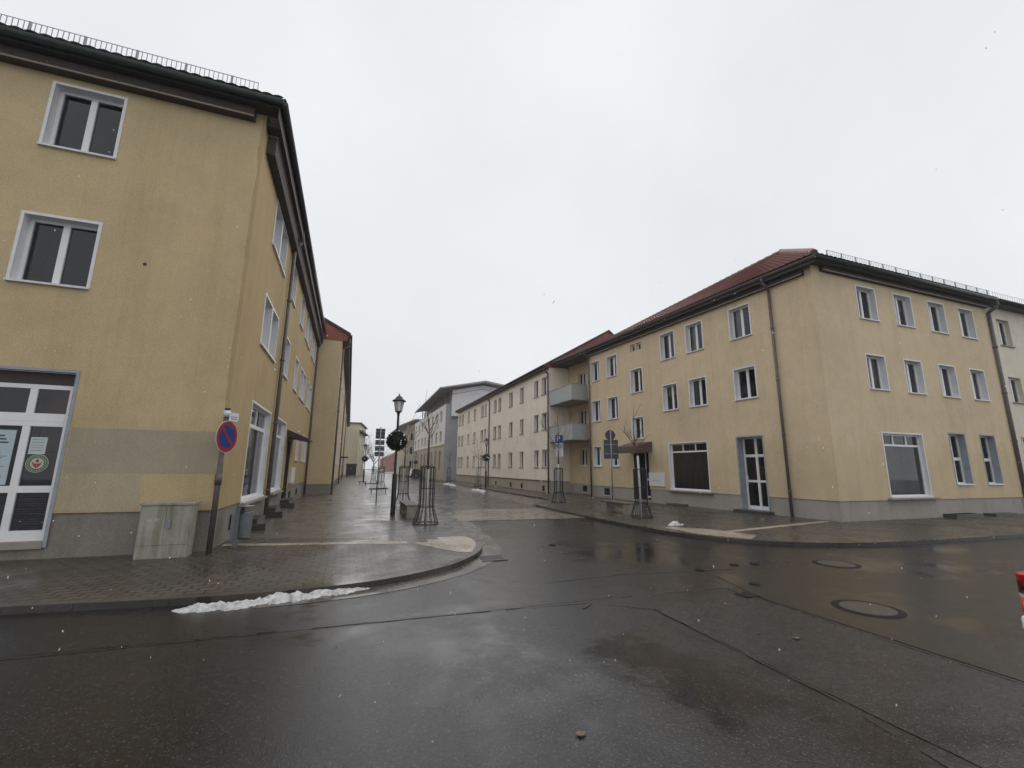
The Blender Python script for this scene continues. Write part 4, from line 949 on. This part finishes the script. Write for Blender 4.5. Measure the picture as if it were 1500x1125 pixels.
for k, (x, y, h, l) in enumerate(((3.4, 150, 13, 'tallest bare far tree right of the ivory house'), (8.0, 165, 10, 'bare far tree behind the sign boards'), (5.0, 190, 12, 'bare far tree at the end of the street, palest'))):
    t = thing('bare_tree', l, 'tree', (x, y, 0), 'bare trees at the street end'); rg = random.Random(50 + k)
    mb = MB('barkfar'); mb.path([(x, y, 0), (x + .1, y, h * .3)], [.3, .22], 7); mb.build('trunk', t)
    mb = MB('barkfar')
    for j in range(8):
        a = 2 * pi * j / 8; branch(mb, (x + .1, y, h * (.24 + .02 * j)), Vector((cos(a) * .7, sin(a) * .7, .8)).normalized(), h * .42, .12, 3, rg, 0, 4)
    mb.build('crown', t)

for k, (x, y, h, l) in enumerate(((-9.5, -13, 13, 'bare tree behind the viewpoint mirrored in the ochre house windows'), (2.0, -17, 14, 'bare tree behind the viewpoint mirrored in the wet road'), (17, -15, 13, 'bare tree behind the viewpoint mirrored in the right front windows'))):
    t = thing('bare_tree', l, 'tree', (x, y, 0), 'bare trees across the main road'); rg = random.Random(80 + k)
    mb = MB('bark'); mb.path([(x, y, -.1), (x + .1, y, h * .26)], [.28, .2], 8); mb.build('trunk', t)
    mb = MB('bark')
    for j in range(9):
        a = 2 * pi * j / 9; branch(mb, (x + .1, y, h * (.2 + .02 * j)), Vector((cos(a) * .65, sin(a) * .65, .8)).normalized(), h * .46, .10, 4 if j % 2 else 3, rg, 0, 4)
    mb.build('crown', t)

def bench(x, y, rot, L, label):
    t = thing('bench', label, 'bench', (x, y, 0), 'concrete and slat benches')
    c, s = cos(rot), sin(rot); T = lambda a, b, zz: (x + a * c - b * s, y + a * s + b * c, zz)
    for a in (-L / 2 + .2, L / 2 - .2):
        mb = MB('stone'); mb.box(a - .2, a + .2, -.22, .22, 0, .38, 0, T); mb.build('support', t)
    mb = MB('stone'); mb.box(-L / 2 + .4, L / 2 - .4, -.12, .12, .22, .36, 0, T); mb.build('beam', t)
    mb = MB('woodslat')
    for k in range(5): mb.box(-L / 2 - .01, L / 2 + .01, -.25 + k * .102, -.25 + k * .102 + .085, .38, .425, 0, T)
    mb.build('seat', t)
bench(2.12, 16.4, pi / 2, 2.2, 'low slatted bench on concrete blocks behind the nearest left tree guard')
bench(10.0, 15.2, pi / 2 + .03, 1.9, 'low concrete bench beside the tree guard at the beige house')

def post(mb, x, y, h, r=.03, mi=0): mb.tube((x, y, -.05), (x, y, h), r, r, 10, mi)
def plate(mb, c, nrm, w, h, t=.004, mi=0, d=0.0):
    n_ = Vector(nrm).normalized(); u = Vector((-n_.y, n_.x, 0)); c = Vector(c) + n_ * d
    P = [c + u * a + Vector((0, 0, b)) + n_ * e for e in (0, t) for a, b in ((-w / 2, -h / 2), (w / 2, -h / 2), (w / 2, h / 2), (-w / 2, h / 2))]
    mb.add(P, [(0, 3, 2, 1), (4, 5, 6, 7), (0, 1, 5, 4), (1, 2, 6, 5), (2, 3, 7, 6), (3, 0, 4, 7)], mi)
# no-parking sign at the ochre corner
t = thing('no_parking_sign', 'round blue and red no parking sign on a pole at the ochre house corner', 'traffic sign', (-2.40, 10.28, 0))
mb = MB('pole'); mb.tube((-2.40, 10.28, -.02), (-2.40, 10.28, 2.62), .052, .048, 12); mb.tube((-2.40, 10.28, 1.28), (-2.40, 10.28, 1.5), .062, None, 12); mb.build('pole', t)
nv = Vector((.93, -.37, 0)); cc = Vector((-2.36, 10.22, 2.22)) + nv * .03; uu = Vector((-nv.y, nv.x, 0))
mb = MB('signw', 'red', 'blue'); mb.disc(cc, nv, .318, 40, 0, .004); mb.disc(cc + nv * .003, nv, .308, 40, 1, .002); mb.disc(cc + nv * .006, nv, .225, 40, 2, .002)
du = (uu * -1 + Vector((0, 0, 1))).normalized(); dv = (uu + Vector((0, 0, 1))).normalized()
mb.add([cc + nv * .0085 + du * a + dv * b for a, b in ((-.23, -.03), (.23, -.03), (.23, .03), (-.23, .03))], [(0, 1, 2, 3)], 1); mb.build('disc', t)
mb = MB('signw', 'iron'); mb.tube((-2.40, 10.28, 2.62), (-2.40, 10.28, 2.75), .06, None, 12); mb.tube((-2.40, 10.28, 2.75), (-2.40, 10.28, 2.80), .05, None, 12, 1); mb.build('post_cap', t)
mb = MB('signw', 'ink'); pc = Vector((-2.27, 10.26, 2.62)); plate(mb, pc, (.75, -.66, 0), .2, .17); plate(mb, pc, (.75, -.66, 0), .13, .012, .001, 1, .005); plate(mb, pc + Vector((0, 0, -.04)), (.75, -.66, 0), .13, .012, .001, 1, .005); mb.build('small_plate', t)
# back of the sign boards on the left pavement
t = thing('sign_post', 'grey backs of four stacked sign boards on a thin post, left pavement', 'traffic sign', (1.33, 22.6, 0))
mb = MB('galv'); post(mb, 1.33, 22.6, 3.6); mb.build('post', t)
for zc, h in ((3.28, .5), (2.85, .24), (2.56, .23), (2.29, .21)):
    mb = MB('signbk', 'galv'); plate(mb, (1.33, 22.66, zc), (0, 1, 0), .44, h)
    for a in (-.1, .1): mb.box(1.31 - .2, 1.35 + .2, 22.635, 22.655, zc + a * h * 2 - .012, zc + a * h * 2 + .012, 1)
    mb.box(1.30, 1.36, 22.60, 22.655, zc - .05, zc + .05, 1); mb.build('board_back', t)
# parking sign on the right
t = thing('parking_sign', 'blue parking sign with small plates on a post before the grey balconies', 'traffic sign', (10.28, 21.0, 0))
mb = MB('galv'); post(mb, 10.28, 21.0, 3.45); mb.build('post', t)
def text(s, size, c, nrm, mat, parent, name, thick=.002):
    cu = bpy.data.curves.new(name, 'FONT'); cu.body = s; cu.size = size; cu.align_x = 'CENTER'; cu.align_y = 'CENTER'; cu.extrude = thick
    o = bpy.data.objects.new(name, cu); COL.objects.link(o); off = world_origin(parent); o.parent = parent
    n_ = Vector(nrm).normalized(); u = Vector((-n_.y, n_.x, 0))
    o.matrix_local = Matrix(((u.x, 0, n_.x, c[0] - off[0]), (u.y, 0, n_.y, c[1] - off[1]), (0, 1, 0, c[2] - off[2]), (0, 0, 0, 1)))
    cu.materials.append(M[mat]); bpy.context.view_layer.update()
    me = bpy.data.meshes.new_from_object(o.evaluated_get(bpy.context.evaluated_depsgraph_get())); q = link(me, name, parent); q.matrix_local = o.matrix_local.copy()
    bpy.data.objects.remove(o); return q
nP = Vector((-.25, -.97, 0)).normalized(); pc = Vector((10.26, 20.95, 3.2))
mb = MB('blue', 'signw'); plate(mb, pc, nP, .44, .44, .004, 1); plate(mb, pc, nP, .42, .42, .003, 0, .003); b = mb.build('sign_board', t)
text('P', .36, pc + nP * .008 + Vector((-.05, 0, 0)), nP, 'signw', t, 'sign_letter')
mb = MB('signw'); a0 = pc + nP * .0085 + Vector((.12, 0, -.1)); plate(mb, a0, nP, .07, .022, .002); mb.build('sign_arrow', t)
for zc, h, m in ((2.86, .22, 'poster'), (2.50, .42, 'signw')):
    mb = MB(m, 'ink'); p = Vector((10.27, 20.95, zc)); plate(mb, p, nP, .40, h)
    for k in range(3): plate(mb, p + Vector((0, 0, h * (.25 - .25 * k))), nP, .24 - .05 * k, .022, .001, 1, .0045)
    mb.build('sub_plate', t)
# round sign and plate seen from behind, in front of the beige house
t = thing('sign_post', 'back of a round sign over a dark board on a post before the beige house', 'traffic sign', (11.9, 18.6, 0))
mb = MB('galv'); post(mb, 11.9, 18.6, 3.5); mb.build('post', t)
nS = Vector((.35, .94, 0)); mb = MB('plumbk'); mb.disc(Vector((11.9, 18.64, 3.30)) + nS * .01, nS, .25, 30, 0, .005); mb.build('round_back', t)
mb = MB('signbk', 'galv'); plate(mb, Vector((11.92, 18.64, 2.62)), nS, .70, .92); plate(mb, Vector((11.92, 18.64, 2.85)), nS, .6, .03, .02, 1, -.025); plate(mb, Vector((11.92, 18.64, 2.4)), nS, .6, .03, .02, 1, -.025)
mb.build('board_back', t)
# bin
t = thing('litter_bin', 'grey blue steel litter bin on a post by the ochre house corner', 'bin', (-2.08, 11.0, 0))
mb = MB('binpost'); mb.box(-2.17, -2.09, 10.96, 11.04, -.02, .80); mb.build('post', t)
mb = MB('bin'); mb.lathe((-2.0, 11.1, 0), [(0, .16), (.12, .16), (.128, .18), (.14, .68), (.145, .70), (.125, .70), (.12, .3), (0, .3)], 20); mb.build('drum', t)
mb = MB('bin'); mb.box(-2.23, -2.17, 10.94, 11.16, .14, .68); mb.build('back_plate', t)
mb = MB('iron'); mb.box(-2.08, -2.01, 10.95, 11.0, .66, .80); mb.build('ashtray', t)
mb = MB('bin'); mb.lathe((-2.02, 11.1, .80), [(0, .0), (.17, .0), (.175, .012), (0, .03)], 18); mb.build('lid', t)
# cabinet
t = thing('utility_cabinet', 'weathered grey two door utility cabinet against the ochre front', 'cabinet', (-3.08, 10.2, 0))
mb = MB('cab'); mb.box(-3.49, -2.69, 10.04, 10.36, -.02, .93); mb.box(-3.51, -2.67, 10.01, 10.40, .93, .965); mb.build('body', t)
for x0, x1 in ((-3.47, -3.095), (-3.088, -2.71)):
    mb = MB('cab'); mb.box(x0, x1, 10.027, 10.039, .23, .915); mb.build('door', t)
mb = MB('cab'); mb.box(-3.48, -2.70, 10.03, 10.039, .0, .222); mb.build('base_panel', t)
mb = MB('galv'); mb.box(-3.045, -3.0, 10.008, 10.026, .52, .68); mb.tube((-3.022, 10.012, .62), (-3.022, 10.0, .62), .02, None, 8); mb.build('handle', t)
# low rails
for x0, x1, y, l in ((1.3, 2.5, 30.5, 'low dark steel rail nearest behind the sign boards'), (1.3, 2.5, 40.0, 'low dark steel rail second along the left pavement'), (.9, 1.7, 45.0, 'low dark steel rail farthest along the left pavement')):
    t = thing('low_rail', l, 'barrier', (x0, y, 0), 'low rails on the left pavement')
    mb = MB('grate'); mb.box(x0, x1, y - .03, y + .03, .24, .31); mb.build('bar', t)
    for x in (x0 + .15, x1 - .15):
        mb = MB('grate'); mb.tube((x, y, -.01), (x, y, .24), .025, None, 6); mb.build('leg', t)

# manholes, gully, valve caps
for k, (x, y, rad, l) in enumerate(((6.4, 4.15, .30, 'larger round concrete filled manhole cover, nearest on the right carriageway'), (8.85, 6.2, .30, 'round concrete filled manhole cover nearer the right pavement'))):
    t = thing('manhole_cover', l, 'manhole cover', (x, y, RZ), 'round manhole covers')
    mb = MB('grate'); mb.lathe((x, y, RZ), [(0, .009), (rad * 1.28, .009), (rad * 1.3, .004)], 36); mb.build('rim', t)
    mb = MB('lid'); mb.lathe((x, y, RZ), [(0, .016), (rad * .96, .016), (rad, .010)], 36); mb.build('lid', t)
for x, y, l in ((6.9, 6.75, 'small dark oval valve cap left of a pair in the road'), (7.35, 6.7, 'small dark valve cap right of a pair in the road'), (6.05, 5.55, 'single square dark valve cap on the repaired strip'), (5.95, 6.6, 'small oblong valve cap nearest the road seam'), (4.55, 9.7, 'small dark valve cap in the side street mouth')):
    mb = MB('grate'); mb.lathe((x, y, RZ + .01), [(.0, .004), (.08, .004), (.085, -.004)], 14); tag(mb.build('valve_cap'), l, 'valve cap', 'valve caps in the road')
mb = MB('draingrate', 'dark'); gx, gy = 2.75, 8.65
for k in range(7): mb.box(gx - .22, gx + .22, gy - .2 + k * .06, gy - .2 + k * .06 + .035, RZ + .004, RZ + .014)
mb.box(gx - .25, gx + .25, gy - .25, gy - .2, RZ + .004, RZ + .015); mb.box(gx - .25, gx + .25, gy + .21, gy + .25, RZ + .004, RZ + .015)
tag(mb.build('drain_grate'), 'dark iron drain grate in the gutter at the rounded left kerb', 'drain')
mb = MB('grate'); mb.box(5.3, 5.55, 5.0, 5.22, RZ + .006, RZ + .012)
tag(mb.build('valve_cap'), 'dark square cap beside the tar seam of the repaired strip', 'valve cap', 'valve caps in the road')

# snow piles
def snow_pile(line, w, h, label, seed, z0=RZ):
    from mathutils import noise as N
    rg = random.Random(seed); mb = MB('snow'); n = len(line); cols = 20; P = []
    for i, p in enumerate(line):
        e = sin(pi * min(1, max(0, i / (n - 1)))) ** .5
        a = Vector(line[max(i - 1, 0)]); b = Vector(line[min(i + 1, n - 1)]); t = (b - a).normalized(); nn = Vector((-t.y, t.x))
        for j in range(cols + 1):
            s = j / cols * 2 - 1
            off = s * w * (e * .8 + .1) * (1 + .35 * N.noise(Vector((i * .31, seed, s * .8))))
            q = Vector(p) + nn * off
            zz = h * e * max(0, 1 - s * s) ** .8 * (.75 + 1.1 * N.noise(Vector((q.x * 2.7, q.y * 4.1, seed)))) - .020 + (.045 * N.noise(Vector((q.x * 9, q.y * 9, seed))) + .03 * N.noise(Vector((q.x * 21, q.y * 21, seed)))) * e * (1 - s * s) ** .5
            P.append((q.x, q.y, z0 + max(-.01, zz) - (.012 if abs(s) > .99 else 0)))
    c = cols + 1; mb.add(P, [(i * c + j, i * c + j + 1, (i + 1) * c + j + 1, (i + 1) * c + j) for i in range(n - 1) for j in range(cols)], 0, True)
    tag(mb.build('snow_pile'), label, 'snow pile', 'leftover snow along the kerbs')
def ln(pts, k): return smooth(pts, k)
snow_pile(ln([(-1.95, 6.78), (-1.2, 6.82), (-.4, 6.98), (.45, 7.12)], 56), .27, .105, 'long dirty snow heap along the near left kerb', 3)
snow_pile(ln([(9.2, 11.35), (9.5, 11.45), (9.9, 11.5)], 14), .16, .12, 'small bright snow heap on the right pavement beside the pale slabs', 8, 0)
snow_pile(ln([(9.3, 31.5), (9.6, 33.2), (9.4, 35.4)], 14), .35, .16, 'snow heap at the kerb before the cream house, nearer one', 12)
snow_pile(ln([(9.7, 42.5), (10.0, 46), (9.8, 49)], 14), .4, .18, 'snow heap at the kerb before the cream house, farther one', 14)
snow_pile(ln([(1.9, 20.7), (2.36, 20.4), (3.0, 20.6)], 12), .25, .12, 'snow heap round the foot of the second left tree guard', 16, 0)
snow_pile(ln([(2.2, 37.6), (2.7, 37.2)], 12), .3, .15, 'snow heap round the far left tree guard', 18, 0)
for x, y, r_, l in ((1.57, 2.93, .3, 'pale dead leaf on the wet road in the foreground'), (-2.15, 4.3, 1.2, 'brown dead leaf on the road at lower left'), (4.55, 3.7, 2.0, 'pale dead leaf on the repaired road strip')):
    mb = MB('leafdry'); rg = random.Random(x); n = 9
    P = [(x + .035 * (1 + .35 * cos(3 * a)) * cos(a + r_), y + .024 * (1 + .3 * cos(5 * a)) * sin(a + r_), RZ + .010 + .006 * abs(sin(2 * a))) for a in [2 * pi * k / 14 for k in range(14)]]
    mb.add([(x, y, RZ + .012)] + P, [(0, 1 + k, 1 + (k + 1) % 14) for k in range(14)]); tag(mb.build('dead_leaf'), l, 'leaf', 'dead leaves on the road')

# ------------------------------------------------------------------ cars
def soften(o, w, n):
    b = o.modifiers.new('bevel', 'BEVEL'); b.width = w; b.segments = n; b.limit_method = 'ANGLE'; b.angle_limit = R(20)
    for p in o.data.polygons: p.use_smooth = True
    w_ = o.modifiers.new('normals', 'WEIGHTED_NORMAL'); return o
def car(x, y, rot, paint, label, near=False):
    t = thing('parked_car', label, 'car', (x, y, RZ), 'cars')
    c, s = cos(rot), sin(rot); T = lambda a, b, zz: (x + a * c - b * s, y + a * s + b * c, RZ + zz)
    prof = [(-1.98, .30), (-2.03, .45), (-2.0, .80), (-1.88, .92), (-1.72, 1.02), (-1.25, 1.45), (-1.0, 1.50), (.2, 1.50), (.5, 1.44), (1.15, .98), (1.85, .84), (2.0, .68), (2.02, .38), (1.95, .24), (-1.9, .24)]
    def width(z): return .83 if z < .84 else .83 - (z - .84) * .36
    def body(mb, pts, mi, sh=0.0):
        n = len(pts); rings = []
        for f in (-1, -.93, .93, 1):
            k = .93 if abs(f) == 1 else 1.0
            rings += [T(a * (1 if abs(f) < 1 else .985), f * (width(zz) + sh), zz if abs(f) < 1 else .55 + (zz - .55) * .97) for a, zz in pts]
        mb.add(rings, [(k * n + i, k * n + (i + 1) % n, (k + 1) * n + (i + 1) % n, (k + 1) * n + i) for k in range(3) for i in range(n)] + [tuple(range(n)), tuple(range(3 * n, 4 * n))], mi)
    mb = MB(paint); body(mb, prof, 0); soften(mb.build('body', t), .07, 3)
    mb = MB('carglass')
    for f in (-1, 1):
        mb.poly([T(a, f * (width(zz) + .006), zz) for a, zz in ((-1.5, 1.02), (.95, 1.02), (.42, 1.38), (-1.15, 1.38))])
    mb.poly([T(a, b, zz) for a, b, zz in ((-1.715, -.62, 1.06), (-1.715, .62, 1.06), (-1.33, .58, 1.41), (-1.33, -.58, 1.41))]); mb.poly([T(a, b, zz) for a, b, zz in ((1.1, -.66, 1.04), (1.1, .66, 1.04), (.56, .58, 1.41), (.56, -.58, 1.41))]); mb.build('car_window', t)
    for a in (-1.25, 1.3):
        for f in (-1, 1):
            mb = MB('rubber'); p0, p1 = T(a, f * .66, .30), T(a, f * .855, .30); mb.tube(p0, p1, .30, .30, 20); w = mb.build('wheel', t)
            mb = MB('hub'); mb.tube(T(a, f * .84, .30), T(a, f * .862, .30), .19, .17, 14); mb.build('rim', w)
    for f in (-1, 1):
        mb = MB('tail', 'tailclear'); 
        for z0, z1, m in ((.72, .86, 0), (.655, .72, 1), (.52, .655, 0)):
            mb.add([T(a, b * f, zz) for zz in (z0, z1) for a, b in ((-2.055, .50), (-2.055, .80), (-1.99, .848), (-1.72, .848), (-1.72, .82), (-1.95, .5))], [(0, 1, 2, 3, 4, 5), (6, 7, 8, 9, 10, 11), (0, 1, 7, 6), (1, 2, 8, 7), (2, 3, 9, 8), (3, 4, 10, 9), (5, 0, 6, 11)], m)
        soften(mb.build('tail_light', t), .018, 2)
        mb = MB('bulb'); mb.add([T(a, b * f, zz) for zz in (.6, .76) for a, b in ((2.03, .45), (2.0, .75), (1.75, .845), (1.8, .45))], [(0, 1, 2, 3), (4, 5, 6, 7), (0, 1, 5, 4), (1, 2, 6, 5)]); mb.build('headlight', t)
    mb = MB(paint if near else 'rubber', 'rubber'); mb.add([T(a, b, zz) for zz in (.36, .50) for a, b in ((-2.12, -.75), (-2.12, .75), (-2.02, .858), (-1.6, .852), (-1.6, -.852), (-2.03, -.862))], [(0, 1, 2, 3, 4, 5), (6, 7, 8, 9, 10, 11)] + [(i, (i + 1) % 6, 6 + (i + 1) % 6, 6 + i) for i in range(6)])
    mb.add([T(a, b, zz) for zz in (.20, .358) for a, b in ((-2.06, -.70), (-2.06, .70), (-1.94, .84), (-1.6, .84), (-1.6, -.84), (-1.94, -.84))], [(0, 1, 2, 3, 4, 5), (6, 7, 8, 9, 10, 11)] + [(i, (i + 1) % 6, 6 + (i + 1) % 6, 6 + i) for i in range(6)], 1); soften(mb.build('bumper', t), .035, 3)
    mb = MB('signw'); mb.add([T(-2.125, b, zz) for b, zz in ((-.26, .40), (.26, .40), (.26, .49), (-.26, .49))], [(0, 1, 2, 3)]); mb.build('number_plate', t)
car(7.72, 1.56, 0.0, 'carpaint', 'white car cut off by the right edge, red tail light showing', True)
car(11.2, 82, pi / 2, 'cardark', 'dark parked car before the white modern block, nearest far car')
car(9.4, 150, pi / 2, 'carsilver', 'pale parked car at the far end of the street')

# ------------------------------------------------------------------ falling snow
mb = MB('flake'); rg = random.Random(99)
for i in range(1100):
    dist = rg.uniform(1.6, 14) ** 1.0; px, py = rg.uniform(-80, 1580), rg.uniform(-40, 1160)
    v = fwd + r2 * ((px - 750) / FPX) - u2 * ((py - 562.5) / FPX); p = Vector((0, 0, EYE)) + v * dist
    if py < 430 and rg.random() < .75: continue
    if p.z < .05 or p.y > 10.2 and (p.x < -2 or p.x > 15): continue
    r_ = rg.uniform(.002, .0052) * (1 if dist > 3 else .7); d = Vector((rg.uniform(-.6, .6), rg.uniform(-.6, .6), -1)).normalized(); a = d.orthogonal().normalized(); b = d.cross(a); L = r_ * rg.choice((1.1, 1.4, 1.8, 2.2, 3.2))
    mb.add([p + d * L, p - d * L, p + a * r_, p - a * r_, p + b * r_, p - b * r_], [(0, 2, 4), (0, 4, 3), (0, 3, 5), (0, 5, 2), (1, 4, 2), (1, 3, 4), (1, 5, 3), (1, 2, 5)])
o = mb.build('falling_snow'); o['kind'] = 'stuff'; o['label'] = 'sparse small snowflakes drifting through the air'

# ------------------------------------------------------------------ air thick with fine snow
mb = MB(); mb.box(-152, 152, -46, 450, -1.2, 18.5); hz = mb.build('haze'); hz['kind'] = 'stuff'; hz['label'] = 'thin winter haze filling the street'
hm = bpy.data.materials.new('haze'); hm.use_nodes = True; hn = hm.node_tree; hn.nodes.clear()
ho = hn.nodes.new('ShaderNodeOutputMaterial'); hv = hn.nodes.new('ShaderNodeVolumePrincipled')
hv.inputs['Color'].default_value = (.93, .94, .96, 1); hv.inputs['Density'].default_value = 0.0009
hn.links.new(hv.outputs[0], ho.inputs['Volume']); hz.data.materials.append(hm)
